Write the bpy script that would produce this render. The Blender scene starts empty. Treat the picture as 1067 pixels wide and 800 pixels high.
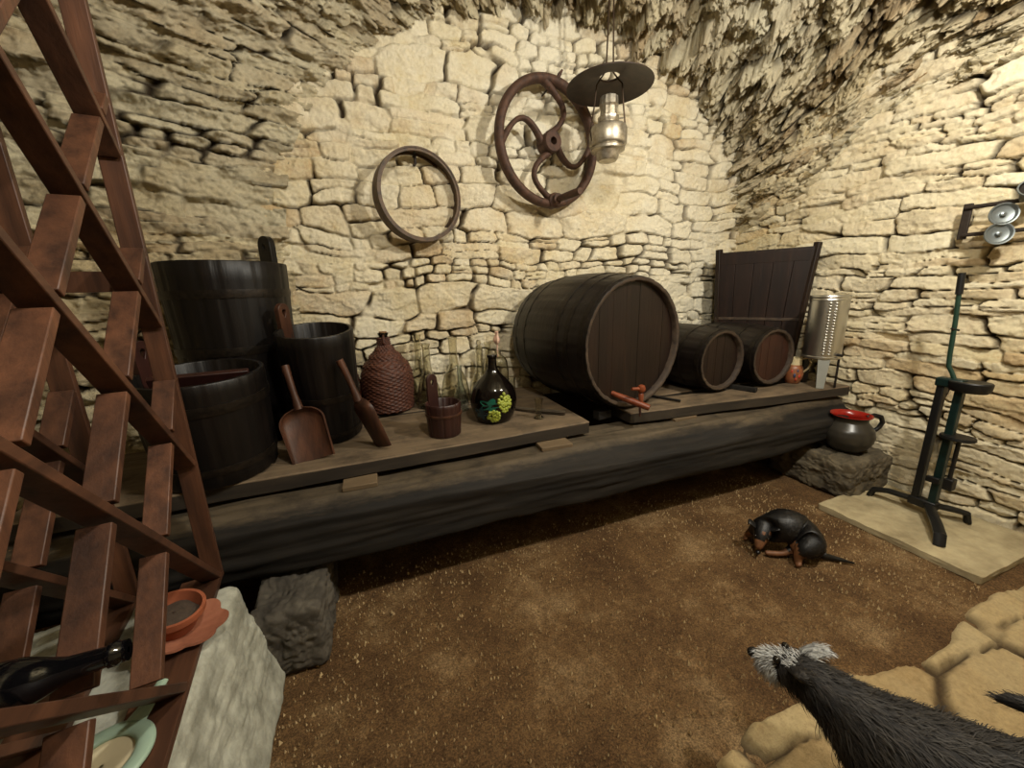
import bpy, bmesh, math, random
import numpy as np
from mathutils import Vector, Matrix, Euler
PI = math.pi
R = math.radians
random.seed(7)
SC = bpy.context.scene
COL = SC.collection

# ------------------------------------------------------------------ materials
def lin(c):
    out = []
    for v in c:
        v /= 255.0
        out.append(v / 12.92 if v <= 0.04045 else ((v + 0.055) / 1.055) ** 2.4)
    return (*out, 1.0)

class NT:
    def __init__(s, name):
        s.m = bpy.data.materials.new(name); s.m.use_nodes = True
        s.t = s.m.node_tree; s.n = s.t.nodes; s.l = s.t.links
        s.b = s.n['Principled BSDF']
    def node(s, typ, **kw):
        n = s.n.new(typ)
        for k, v in kw.items(): setattr(n, k, v)
        return n
    def link(s, a, b): s.l.new(a, b)
    def noise(s, scale, detail=4, rough=0.6, vec=None, mscale=None):
        n = s.node('ShaderNodeTexNoise'); n.inputs['Scale'].default_value = scale
        n.inputs['Detail'].default_value = detail; n.inputs['Roughness'].default_value = rough
        tc = s.node('ShaderNodeTexCoord')
        if mscale:
            mp = s.node('ShaderNodeMapping'); mp.inputs['Scale'].default_value = mscale
            s.link(tc.outputs['Object'], mp.inputs['Vector']); s.link(mp.outputs['Vector'], n.inputs['Vector'])
        else:
            s.link(tc.outputs['Object'], n.inputs['Vector'])
        return n.outputs['Fac']
    def ramp(s, fac, stops):
        r = s.node('ShaderNodeValToRGB'); e = r.color_ramp.elements
        while len(e) < len(stops): e.new(0.5)
        for i, (p, c) in enumerate(stops): e[i].position = p; e[i].color = c
        s.link(fac, r.inputs['Fac']); return r.outputs['Color']
    def mix(s, fac, a, b, mode='MIX'):
        m = s.node('ShaderNodeMix', data_type='RGBA', blend_type=mode)
        for sock, v in ((m.inputs[0], fac), (m.inputs[6], a), (m.inputs[7], b)):
            if hasattr(v, 'is_linked'): s.link(v, sock)
            else: sock.default_value = v
        return m.outputs[2]
    def bump(s, h, strength=0.4, dist=0.01):
        b = s.node('ShaderNodeBump'); b.inputs['Strength'].default_value = strength
        b.inputs['Distance'].default_value = dist
        s.link(h, b.inputs['Height']); s.link(b.outputs['Normal'], s.b.inputs['Normal'])

def m_wood(name, c1, c2, axis='z', rough=0.55, scale=1.0, bump=0.35, spec=0.4, dust=None, lit_top=None):
    t = NT(name)
    k = {'x': (2.0, 26, 26), 'y': (26, 2.0, 26), 'z': (26, 26, 2.0)}[axis]
    g = t.noise(1.0 * scale, 5, 0.65, mscale=k)
    big = t.noise(3.5, 3, 0.6)
    c = t.ramp(g, [(0.3, lin(c1)), (0.7, lin(c2))])
    c = t.mix(t.ramp(big, [(0.35, (0, 0, 0, 1)), (0.7, (0.7, 0.7, 0.7, 1))]), c, lin(c1))
    if dust:
        d = t.noise(9, 6, 0.7)
        c = t.mix(t.ramp(d, [(0.5, (0, 0, 0, 1)), (0.72, (0.8, 0.8, 0.8, 1))]), c, lin(dust))
    if lit_top:                      # light from above painted in: paler above a given height, with a ragged edge
        wc, wz, ww = lit_top
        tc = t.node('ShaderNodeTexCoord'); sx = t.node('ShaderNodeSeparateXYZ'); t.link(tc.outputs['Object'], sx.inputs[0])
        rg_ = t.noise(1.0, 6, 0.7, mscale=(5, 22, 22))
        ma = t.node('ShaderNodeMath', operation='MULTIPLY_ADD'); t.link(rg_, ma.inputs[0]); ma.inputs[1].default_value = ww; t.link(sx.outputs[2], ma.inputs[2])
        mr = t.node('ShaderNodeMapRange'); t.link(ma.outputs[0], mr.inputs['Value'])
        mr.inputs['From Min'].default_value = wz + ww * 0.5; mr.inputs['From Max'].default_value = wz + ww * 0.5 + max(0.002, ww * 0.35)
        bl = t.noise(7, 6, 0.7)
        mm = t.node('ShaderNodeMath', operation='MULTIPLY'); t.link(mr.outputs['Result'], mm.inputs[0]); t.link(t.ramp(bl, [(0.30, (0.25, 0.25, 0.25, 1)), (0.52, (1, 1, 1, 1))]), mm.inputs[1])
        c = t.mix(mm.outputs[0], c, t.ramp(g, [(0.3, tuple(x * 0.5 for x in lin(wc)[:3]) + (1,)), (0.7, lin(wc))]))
    t.link(c, t.b.inputs['Base Color'])
    t.b.inputs['Roughness'].default_value = rough
    t.b.inputs['Specular IOR Level'].default_value = spec
    t.bump(g, bump, 0.004)
    return t.m

def m_plain(name, c, rough=0.5, metal=0.0, var=0.15, nscale=14, bump=0.0, spec=0.5, c2=None):
    t = NT(name)
    n = t.noise(nscale, 5, 0.65)
    a = lin(c); b = lin(c2) if c2 else tuple(x * (1 - var) for x in a[:3]) + (1,)
    t.link(t.ramp(n, [(0.35, a), (0.68, b)]), t.b.inputs['Base Color'])
    t.b.inputs['Roughness'].default_value = rough; t.b.inputs['Metallic'].default_value = metal
    t.b.inputs['Specular IOR Level'].default_value = spec
    if bump: t.bump(n, bump, 0.006)
    return t.m

def m_glass(name, c=(240, 238, 226), rough=0.04):
    t = NT(name)
    n = t.noise(30, 2, 0.5)
    t.link(t.ramp(n, [(0.3, lin(c)), (0.8, tuple(x * 0.93 for x in lin(c)[:3]) + (1,))]), t.b.inputs['Base Color'])
    t.b.inputs['Transmission Weight'].default_value = 1.0
    t.b.inputs['Roughness'].default_value = rough; t.b.inputs['IOR'].default_value = 1.46
    return t.m

def m_stone(name, tints, joint, wash, wash_amt=0.5, rough=0.9, bump=0.6, grain=1.0):
    """tints: per-stone colours; attribute Col = (stone random, joint mask, wash noise)."""
    t = NT(name)
    at = t.node('ShaderNodeAttribute', attribute_name='Col')
    sp = t.node('ShaderNodeSeparateColor'); t.link(at.outputs['Color'], sp.inputs['Color'])
    n = len(tints)
    c = t.ramp(sp.outputs[0], [(i / (n - 1), lin(x)) for i, x in enumerate(tints)])
    f = t.noise(62 * grain, 8, 0.78)
    f2 = t.noise(6, 6, 0.7)
    f3 = t.noise(15, 6, 0.7)
    c = t.mix(0.78, c, t.mix(0.45, t.ramp(f, [(0.32, (0.22, 0.20, 0.16, 1)), (0.5, (0.5, 0.5, 0.5, 1)), (0.70, (0.74, 0.74, 0.72, 1))]),
                            t.mix(0.5, t.ramp(f2, [(0.35, (0.34, 0.27, 0.20, 1)), (0.65, (0.62, 0.62, 0.62, 1))]), t.ramp(f3, [(0.3, (0.3, 0.28, 0.25, 1)), (0.6, (0.6, 0.6, 0.6, 1))]))), 'OVERLAY')
    w = t.node('ShaderNodeMath', operation='MULTIPLY'); w.inputs[1].default_value = wash_amt * 2
    w.use_clamp = True
    t.link(sp.outputs[2], w.inputs[0])
    c = t.mix(w.outputs[0], c, t.ramp(f, [(0.3, tuple(x * 0.8 for x in lin(wash)[:3]) + (1,)), (0.6, lin(wash))]))
    c = t.mix(sp.outputs[1], c, lin(joint))
    t.link(c, t.b.inputs['Base Color'])
    t.b.inputs['Roughness'].default_value = rough; t.b.inputs['Specular IOR Level'].default_value = 0.25
    t.bump(f, bump, 0.02)
    return t.m

# ------------------------------------------------------------------ mesh builder
class MB:
    def __init__(s): s.v = []; s.f = []
    def add(s, vs, fs, M=None):
        o = len(s.v)
        if M is None: s.v += [tuple(v) for v in vs]
        else: s.v += [tuple(M @ Vector(v)) for v in vs]
        s.f += [tuple(i + o for i in f) for f in fs]
        return s
    def box(s, c, d, M=None, rot=None, seg=None):
        hx, hy, hz = d[0] / 2, d[1] / 2, d[2] / 2
        vs = [Vector((x * hx, y * hy, z * hz)) for x in (-1, 1) for y in (-1, 1) for z in (-1, 1)]
        if rot: vs = [Euler(rot).to_matrix() @ v for v in vs]
        vs = [v + Vector(c) for v in vs]
        return s.add(vs, [(0, 1, 3, 2), (4, 6, 7, 5), (0, 4, 5, 1), (2, 3, 7, 6), (0, 2, 6, 4), (1, 5, 7, 3)], M)
    def lathe(s, prof, seg=40, M=None, cap=True, fr=None, sx=1, sy=1):
        """prof [(r,z)], fr(theta,i)-> radius offset"""
        vs, fs = [], []
        n = len(prof)
        for i, (r, z) in enumerate(prof):
            for k in range(seg):
                a = 2 * PI * k / seg
                rr = r + (fr(a, i) if fr else 0)
                vs.append((rr * math.cos(a) * sx, rr * math.sin(a) * sy, z))
        for i in range(n - 1):
            for k in range(seg):
                k2 = (k + 1) % seg
                fs.append((i * seg + k, i * seg + k2, (i + 1) * seg + k2, (i + 1) * seg + k))
        if cap:
            fs.append(tuple(range(seg - 1, -1, -1))); fs.append(tuple((n - 1) * seg + k for k in range(seg)))
        return s.add(vs, fs, M)
    def tube(s, pts, rad, seg=10, M=None, closed=False, sq=None):
        pts = [Vector(p) for p in pts]; n = len(pts)
        rads = rad if isinstance(rad, (list, tuple)) else [rad] * n
        vs, fs = [], []
        up = None
        for i, p in enumerate(pts):
            if closed: d = pts[(i + 1) % n] - pts[i - 1]
            else: d = pts[min(i + 1, n - 1)] - pts[max(i - 1, 0)]
            d.normalize()
            if up is None:
                up = Vector((0, 0, 1)) if abs(d.z) < 0.9 else Vector((1, 0, 0))
            up = (up - d * up.dot(d)).normalized()
            sd = d.cross(up)
            for k in range(seg):
                a = 2 * PI * k / seg + (PI / seg if sq else 0)
                kx, ky = (sq if sq else (1, 1))
                vs.append(p + up * (rads[i] * math.sin(a) * ky) + sd * (rads[i] * math.cos(a) * kx))
        m = n if closed else n - 1
        for i in range(m):
            j = (i + 1) % n
            for k in range(seg):
                k2 = (k + 1) % seg
                fs.append((i * seg + k, i * seg + k2, j * seg + k2, j * seg + k))
        if not closed:
            fs.append(tuple(range(seg - 1, -1, -1))); fs.append(tuple((n - 1) * seg + k for k in range(seg)))
        return s.add(vs, fs, M)
    def prism(s, poly, z0, z1, M=None):
        n = len(poly)
        vs = [(x, y, z0) for x, y in poly] + [(x, y, z1) for x, y in poly]
        fs = [tuple(range(n - 1, -1, -1)), tuple(range(n, 2 * n))]
        fs += [(i, (i + 1) % n, n + (i + 1) % n, n + i) for i in range(n)]
        return s.add(vs, fs, M)
    def ball(s, c, r, seg=14, M=None):
        vs, fs = [], []
        rx, ry, rz = r if isinstance(r, (tuple, list)) else (r, r, r)
        rings = seg // 2 + 1
        for i in range(1, rings):
            ph = PI * i / rings
            for k in range(seg):
                a = 2 * PI * k / seg
                vs.append((c[0] + rx * math.sin(ph) * math.cos(a), c[1] + ry * math.sin(ph) * math.sin(a), c[2] + rz * math.cos(ph)))
        top = len(vs); vs.append((c[0], c[1], c[2] + rz)); bot = len(vs); vs.append((c[0], c[1], c[2] - rz))
        for i in range(rings - 2):
            for k in range(seg):
                k2 = (k + 1) % seg
                fs.append((i * seg + k, (i + 1) * seg + k, (i + 1) * seg + k2, i * seg + k2))
        for k in range(seg):
            k2 = (k + 1) % seg
            fs.append((top, k, k2)); fs.append((bot, (rings - 2) * seg + k2, (rings - 2) * seg + k))
        return s.add(vs, fs, M)
    def build(s, name, mat, parent=None, bevel=0.0, angle=40, seg=2, subsurf=0):
        me = bpy.data.meshes.new(name)
        me.from_pydata([tuple(v) for v in s.v], [], s.f)
        bm = bmesh.new(); bm.from_mesh(me)
        bmesh.ops.recalc_face_normals(bm, faces=bm.faces)
        bm.to_mesh(me); bm.free()
        me.materials.append(mat)
        o = bpy.data.objects.new(name, me); COL.objects.link(o)
        for p in me.polygons: p.use_smooth = True
        if bevel:
            b = o.modifiers.new('bevel', 'BEVEL'); b.width = bevel; b.segments = seg; b.limit_method = 'ANGLE'; b.angle_limit = R(35)
        if subsurf:
            b = o.modifiers.new('sub', 'SUBSURF'); b.levels = subsurf; b.render_levels = subsurf
        if hasattr(me, 'set_sharp_from_angle'): me.set_sharp_from_angle(angle=R(angle))
        if parent: o.parent = parent
        return o

def tag(o, label=None, cat=None, group=None, kind=None):
    if label: o['label'] = label
    if cat: o['category'] = cat
    if group: o['group'] = group
    if kind: o['kind'] = kind
    return o
def thing(name, label, cat, loc=(0, 0, 0), rot=(0, 0, 0), group=None):
    o = bpy.data.objects.new(name, None); COL.objects.link(o)
    o.location = loc; o.rotation_euler = rot; o.empty_display_size = 0.05
    return tag(o, label, cat, group)
def copy_thing(o, loc, rot=None, label=None, parent=None):
    c = o.copy(); COL.objects.link(c)
    if parent: c.parent = parent
    else:
        c.location = loc
        if rot: c.rotation_euler = rot
        if label: c['label'] = label
    for ch in list(o.children):
        copy_thing(ch, None, parent=c)
    return c
def frame(o, x, z=None):
    """matrix with local z along x"""
    q = Vector(x).normalized().to_track_quat('Z', 'Y')
    return Matrix.Translation(Vector(o)) @ q.to_matrix().to_4x4()

# ------------------------------------------------------------------ noise
def _h(ix, iy, seed):
    x = (ix.astype(np.int64) * 374761393 + iy.astype(np.int64) * 668265263 + seed * 974634777) & 0xFFFFFFFF
    x = ((x ^ (x >> 13)) * 1274126177) & 0xFFFFFFFF
    x = x ^ (x >> 16)
    return (x & 0xFFFFFF) / float(0xFFFFFF)
def vnoise(x, y, seed):
    ix, iy = np.floor(x), np.floor(y); fx, fy = x - ix, y - iy
    fx = fx * fx * fx * (fx * (fx * 6 - 15) + 10); fy = fy * fy * fy * (fy * (fy * 6 - 15) + 10)
    a, b = _h(ix, iy, seed), _h(ix + 1, iy, seed); c, d = _h(ix, iy + 1, seed), _h(ix + 1, iy + 1, seed)
    return (a * (1 - fx) + b * fx) * (1 - fy) + (c * (1 - fx) + d * fx) * fy
def fbm(x, y, octv, seed, gain=0.5):
    s, a, t = 0, 1, 0
    for i in range(octv):
        s = s + a * vnoise(x, y, seed + i * 17); t += a; a *= gain; x = x * 2.03; y = y * 2.03
    return s / t - 0.5
def ridged(x, y, octv, seed, gain=0.55):
    s, a, t = 0, 1, 0
    for i in range(octv):
        s = s + a * (1 - np.abs(2 * vnoise(x, y, seed + i * 31) - 1)); t += a; a *= gain; x = x * 2.1; y = y * 2.1
    return s / t
def sstep(a, b, x):
    t = np.clip((x - a) / (b - a), 0, 1); return t * t * (3 - 2 * t)

def stone_field(u0, v0, U, V, seed, rows, asp, jw=0.012, depth=0.05, off=0.012, tilt=0.12, lay=0.0, rough=0.012,
                fill=0.5, warp=(0.05, 0.03), jit=0.35, extra=(), layers=5.0, ledge=0.010):
    """height and (stone random, joint mask, wash noise) over a sheet measured in metres"""
    rng = random.Random(seed)
    Uw = U + (fbm(U * 2.2, V * 2.2, 3, seed) * 2 * warp[0]) + fbm(U * 14, V * 14, 3, seed + 3) * 0.022
    Vw = V + (fbm(U * 1.6, V * 2.2, 3, seed + 5) * 2 * warp[1]) + fbm(U * 14, V * 14, 3, seed + 9) * 0.018
    F1 = np.full(U.shape, 9.0); F2 = np.full(U.shape, 9.0)
    RN = np.zeros(U.shape); OFF = np.zeros(U.shape); TX = np.zeros(U.shape); TY = np.zeros(U.shape)
    CU = np.zeros(U.shape); CV = np.zeros(U.shape); HS = np.full(U.shape, 0.08)
    umin, umax, vmin, vmax = U.min(), U.max(), V.min(), V.max()
    seeds = list(extra)
    v = vmin - 0.05
    while v < vmax + 0.05:
        h = rng.uniform(*rows)
        u = umin - rng.uniform(0.05, 0.3)
        while u < umax + 0.1:
            w = h * rng.uniform(*asp)
            if rng.random() < 0.18 and h > rows[0] * 1.3:      # two thin stones in one course
                k = rng.uniform(0.35, 0.65)
                seeds.append((u + w / 2, v + h * k / 2, w / 2, h * k / 2)); seeds.append((u + w / 2, v + h * (1 + k) / 2, w / 2, h * (1 - k) / 2))
            else:
                seeds.append((u + w / 2 + rng.uniform(-.1, .1) * w, v + h / 2 + rng.uniform(-jit, jit) * h * 0.5, w / 2 * rng.uniform(.85, 1.1), h / 2 * rng.uniform(.8, 1.25)))
            u += w
        v += h
    for (cu, cv, hw, hh) in seeds:
        i0, i1 = np.searchsorted(u0, [cu - hw * 1.9 - 0.09, cu + hw * 1.9 + 0.09]); j0, j1 = np.searchsorted(v0, [cv - hh * 2.2 - 0.07, cv + hh * 2.2 + 0.07])
        if i1 <= i0 or j1 <= j0: continue
        sl = (slice(i0, i1), slice(j0, j1))
        dx = np.abs(Uw[sl] - cu); dy = np.abs(Vw[sl] - cv)
        # distance outside a rounded rectangle, in metres, negative inside
        d = ((dx / hw) ** 3.5 + (dy / hh) ** 3.5) ** (1 / 3.5)
        d = (d - 1) * (hh * 0.75 + hw * 0.25)
        r, o, tx, ty = rng.random(), rng.gauss(0, off), rng.gauss(0, tilt), rng.gauss(0, tilt) + lay
        f1, f2 = F1[sl], F2[sl]
        new = d < f1
        F2[sl] = np.where(new, f1, np.minimum(f2, d)); F1[sl] = np.where(new, d, f1)
        for A, val in ((RN, r), (OFF, o), (TX, tx), (TY, ty), (CU, cu), (CV, cv), (HS, hh)):
            a = A[sl]; a[new] = val
    e = (F2 - F1) * 0.5
    wj = jw * (0.35 + 1.5 * vnoise(U * 6, V * 6, seed + 77) ** 1.5)
    shape = sstep(0.0, 1.0, e / wj)
    mort = sstep(fill - 0.14, fill + 0.14, vnoise(U * 2.6, V * 3.4, seed + 55) * 0.5 + vnoise(U * 11, V * 13, seed + 56) * 0.5)
    jd = depth * (0.10 + 0.90 * mort)
    SU, SV = U + RN * 37.0, V + RN * 53.0
    ang = RN * 40.0
    p1 = TX * (U - CU) + TY * (V - CV)
    p2 = 0.9 * tilt * (np.cos(ang) * (U - CU) + np.sin(ang) * (V - CV) * 1.6) + 0.004
    t1 = np.clip(np.minimum(p1, p2), -0.045, 0.035)
    # cleaved layers: broken ledges running across each stone
    q = (fbm(SU * 5, SV * 9, 4, seed + 41, 0.55) + 0.5) * layers
    fq = q - np.floor(q)
    led = (np.floor(q) + sstep(0.82, 1.0, fq) + 0.25 * fq) * ledge
    led = led - led.mean()
    rg = (ridged(SU * 10, SV * 22, 5, seed + 21) - 0.55) * rough * 1.2 + fbm(U * 44, V * 60, 4, seed + 33, 0.68) * rough * 2.0
    rnd = -0.006 * (1 - sstep(0, 1, e / 0.012))
    hgt = (OFF + t1 + led + rnd) * (0.25 + 0.75 * shape) - jd * (1 - shape) + rg * (0.4 + 0.6 * shape)
    jm = (1 - sstep(0.1, 1.1, e / wj)) * (0.10 + 0.90 * mort)
    wash = np.clip(fbm(U * 1.3, V * 1.3, 4, seed + 88, 0.6) * 1.8 + 0.5 + fbm(U * 16, V * 16, 3, seed + 89) * 0.7, 0, 1)
    return hgt, np.stack([RN, jm, wash], -1)

def sheet_mesh(name, P, Cc, mat, kind='structure'):
    nu, nv = P.shape[:2]
    me = bpy.data.meshes.new(name)
    me.vertices.add(nu * nv); me.vertices.foreach_set('co', P.reshape(-1).astype(np.float32))
    idx = np.arange(nu * nv).reshape(nu, nv)
    q = np.stack([idx[:-1, :-1], idx[1:, :-1], idx[1:, 1:], idx[:-1, 1:]], -1).reshape(-1, 4)
    nf = len(q)
    me.loops.add(nf * 4); me.loops.foreach_set('vertex_index', q.reshape(-1).astype(np.int32))
    me.polygons.add(nf); me.polygons.foreach_set('loop_start', (np.arange(nf) * 4).astype(np.int32))
    me.polygons.foreach_set('loop_total', np.full(nf, 4, np.int32))
    me.polygons.foreach_set('use_smooth', np.ones(nf, bool))
    me.update(calc_edges=True)
    if Cc is not None:
        a = me.color_attributes.new('Col', 'FLOAT_COLOR', 'POINT')
        c4 = np.concatenate([Cc, np.ones(Cc.shape[:2] + (1,))], -1)
        a.data.foreach_set('color', c4.reshape(-1).astype(np.float32))
    me.materials.append(mat)
    o = bpy.data.objects.new(name, me); COL.objects.link(o)
    if kind: o['kind'] = kind
    return o
def normals(P, flip=1):
    du = np.gradient(P, axis=0); dv = np.gradient(P, axis=1)
    n = np.cross(du, dv); n /= np.linalg.norm(n, axis=-1, keepdims=True) + 1e-9
    return n * flip
def span(*segs):
    out = [np.arange(a, b, s) for a, b, s in segs] + [np.array([segs[-1][1]])]
    return np.concatenate(out)

# ------------------------------------------------------------------ materials in use
M = {}
M['lime'] = m_stone('limewashed_stone', [(214, 200, 164), (226, 214, 182), (205, 186, 146), (232, 222, 194), (196, 172, 132), (220, 208, 176)], (78, 62, 43), (238, 229, 204), 0.62)
M['tan'] = m_stone('tan_stone', [(178, 160, 122), (196, 180, 142), (160, 138, 102), (206, 194, 160), (172, 148, 110), (150, 132, 100)], (56, 45, 32), (206, 196, 166), 0.30)
M['vault'] = m_stone('vault_stone', [(168, 152, 118), (186, 172, 138), (146, 128, 96), (196, 186, 156), (158, 134, 98), (140, 124, 96)], (54, 43, 30), (204, 196, 170), 0.36)
M['cream'] = m_stone('cream_stone', [(208, 192, 152), (220, 206, 170), (196, 174, 132), (226, 216, 186), (190, 164, 122), (212, 196, 158)], (62, 50, 35), (230, 219, 190), 0.45)
M['flag'] = m_stone('sandstone', [(186, 160, 114), (194, 170, 124), (176, 150, 106), (200, 180, 136)], (74, 58, 38), (200, 182, 142), 0.25, bump=0.8)
M['beam'] = m_wood('old_beam_wood', (18, 16, 14), (42, 37, 31), 'x', 0.75, 0.8, 0.9, 0.25, lit_top=((92, 80, 63), 0.475, 0.09))  # upper band coloured paler to stand for light from above
M['plank'] = m_wood('lit_top_plank_wood', (36, 31, 26), (66, 57, 46), 'x', 0.7, 0.9, 0.5, 0.3, lit_top=((122, 104, 82), 0.588, 0.009))  # top face painted lighter than the edges, as if lit from above
M['barrel'] = m_wood('dark_barrel_wood', (13, 9, 7), (29, 20, 15), 'z', 0.42, 1, 0.6, 0.35)
M['head'] = m_wood('barrel_head_wood', (19, 11, 8), (38, 23, 16), 'z', 0.42, 1, 0.45, 0.35)
M['headred'] = m_wood('red_barrel_head_wood', (38, 20, 13), (62, 33, 21), 'z', 0.45, 1, 0.3, 0.45)
M['tub'] = m_wood('black_tub_wood', (10, 8, 7), (22, 16, 13), 'z', 0.42, 1, 0.6, 0.3)
M['hooped'] = m_plain('old_hoop_iron', (44, 37, 30), 0.4, 0.6, 0.3, 40, 0.3, c2=(20, 16, 13))
M['chime'] = m_wood('worn_chime_wood', (40, 30, 23), (84, 68, 52), 'x', 0.7, 1, 0.5)
M['scoop'] = m_wood('scoop_wood', (36, 21, 15), (92, 56, 37), 'z', 0.45, 0.8, 0.6, 0.4)
M['redw'] = m_wood('dark_red_wood', (36, 16, 12), (58, 26, 19), 'z', 0.45, 1, 0.3, 0.5)
M['tapw'] = m_wood('tap_wood', (104, 48, 24), (136, 68, 38), 'z', 0.4, 1.2, 0.2, 0.5)
M['rack'] = m_wood('rack_wood', (46, 28, 20), (112, 72, 49), 'z', 0.5, 0.8, 0.5, 0.4)
M['rackx'] = m_wood('rack_wood_long', (44, 27, 19), (104, 67, 46), 'y', 0.5, 0.8, 0.5, 0.4)
M['wicker'] = m_plain('wicker', (92, 50, 32), 0.6, 0, 0.4, 60, 0.3, c2=(46, 23, 16))
M['wickerd'] = m_plain('dark_wicker', (84, 40, 24), 0.6, 0, 0.4, 60, 0.3, c2=(44, 20, 13))
M['glass'] = m_glass('clear_glass')
M['bglass'] = m_glass('bluish_glass', (240, 248, 250), 0.05)
M['dglass'] = m_plain('brown_black_glass', (14, 9, 7), 0.1, 0, 0.3, 8, 0, 0.45)
M['bottleblack'] = m_plain('black_glass', (8, 8, 10), 0.08, 0, 0.2, 8, 0, 0.7)
M['cork'] = m_plain('cork', (150, 112, 74), 0.8, 0, 0.35, 80, 0.3)
M['grape'] = m_plain('yellow_green_paint', (164, 172, 66), 0.35, 0, 0.3, 90, 0.2, c2=(118, 132, 42))
M['leaf'] = m_plain('green_paint', (22, 92, 72), 0.3, 0, 0.3, 60, 0.1, c2=(14, 60, 52))
M['leafb'] = m_plain('blue_green_paint', (18, 52, 62), 0.3, 0, 0.3, 60)
M['rose'] = m_plain('pink_wax', (214, 160, 140), 0.45, 0, 0.2, 60, c2=(222, 196, 170))
M['rust'] = m_plain('rusty_iron', (88, 60, 44), 0.7, 0.15, 0.3, 30, 0.5, c2=(52, 36, 28))
M['hoopw'] = m_plain('sieve_hoop_wood', (96, 72, 48), 0.6, 0, 0.3, 25, 0.3, c2=(52, 38, 26))
M['shade'] = m_plain('rusty_lamp_shade', (66, 50, 40), 0.5, 0.3, 0.3, 22, 0.2, c2=(42, 31, 26))
M['brass'] = m_plain('tarnished_nickel', (196, 188, 172), 0.36, 0.8, 0.3, 30, 0.1, c2=(140, 130, 112))
M['wire'] = m_plain('dark_wire', (70, 54, 38), 0.5, 0.6, 0.2, 30)
M['steel'] = m_plain('stainless_steel', (206, 205, 200), 0.3, 1.0, 0.1, 5)
M['grey'] = m_plain('grey_painted_leg', (150, 152, 146), 0.45, 0.2, 0.1, 20)
M['dark'] = m_plain('dark_metal', (36, 30, 26), 0.5, 0.4, 0.2, 30)
M['jug'] = m_plain('dark_glazed_clay', (50, 46, 39), 0.32, 0, 0.2, 14, 0.05)
M['jugred'] = m_plain('red_glaze', (150, 30, 20), 0.25, 0, 0.2, 14)
M['black'] = m_plain('black_glaze', (18, 17, 18), 0.3, 0, 0.2, 14)
M['pitch'] = m_plain('orange_pottery', (140, 88, 56), 0.4, 0, 0.2, 40, c2=(118, 68, 42))
M['pitchw'] = m_plain('cream_pottery', (206, 190, 150), 0.35, 0, 0.2, 14)
M['blue'] = m_plain('blue_paint', (52, 62, 92), 0.4, 0, 0.2, 14)
M['redp'] = m_plain('red_paint', (178, 56, 36), 0.4, 0, 0.2, 14)
M['green'] = m_plain('bottle_green_paint', (14, 38, 36), 0.4, 0.3, 0.2, 30, 0.1)
M['greenl'] = m_plain('green_lever_paint', (34, 62, 48), 0.4, 0.2, 0.2, 30)
M['blackm'] = m_plain('black_metal', (24, 24, 24), 0.42, 0.3, 0.2, 30)
M['lampm'] = m_plain('lamp_metal', (128, 134, 134), 0.4, 0.7, 0.1, 20)
M['iron'] = m_plain('wrought_iron', (46, 36, 28), 0.65, 0.3, 0.2, 40, 0.4)
M['terra'] = m_plain('terracotta', (150, 84, 56), 0.8, 0, 0.15, 20, 0.1, 0.25, c2=(128, 70, 46))
M['terral'] = m_plain('pale_terracotta', (160, 104, 80), 0.8, 0, 0.15, 20, 0.1, 0.25, c2=(138, 84, 62))
M['soil'] = m_plain('soil', (70, 56, 44), 0.9, 0, 0.4, 60, 0.6)
M['mint'] = m_plain('pale_green_enamel', (150, 172, 152), 0.4, 0, 0.1, 10)
M['creamp'] = m_plain('cream_enamel', (204, 190, 156), 0.5, 0, 0.1, 10)
M['rockg'] = m_plain('grey_rock', (92, 86, 76), 0.9, 0, 0.3, 9, 1.0, 0.2, c2=(54, 50, 45))
M['rockt'] = m_plain('tan_grey_rock', (104, 94, 76), 0.9, 0, 0.3, 9, 1.0, 0.2, c2=(58, 52, 43))
M['white'] = m_plain('whitewashed_rock', (176, 176, 162), 0.85, 0, 0.3, 14, 1.0, 0.25, c2=(128, 127, 114))
M['slab'] = m_plain('pale_concrete', (178, 164, 130), 0.9, 0, 0.2, 7, 0.8, 0.2, c2=(138, 124, 95))
M['pupf'] = m_plain('black_coat', (13, 11, 10), 0.45, 0, 0.3, 60, 0.3, 0.45, c2=(12, 10, 10))
M['tanf'] = m_plain('tan_coat', (124, 82, 50), 0.6, 0, 0.3, 60, 0.3, c2=(92, 58, 35))
M['palef'] = m_plain('pale_coat', (170, 158, 128), 0.7, 0, 0.3, 60, 0.3)
M['terf'] = m_plain('grey_black_coat', (44, 41, 39), 0.75, 0, 0.4, 40, 0.8, 0.25, c2=(20, 19, 19))
M['terh'] = m_plain('wiry_hair', (54, 49, 43), 0.65, 0, 0.5, 20, 0, 0.3, c2=(26, 24, 24))
M['terg'] = m_plain('silver_hair', (186, 186, 182), 0.65, 0, 0.3, 40, 0, 0.3, c2=(120, 118, 116))
M['eye'] = m_plain('dog_eye', (14, 9, 7), 0.05, 0, 0.1, 5, 0, 0.8)

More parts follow.
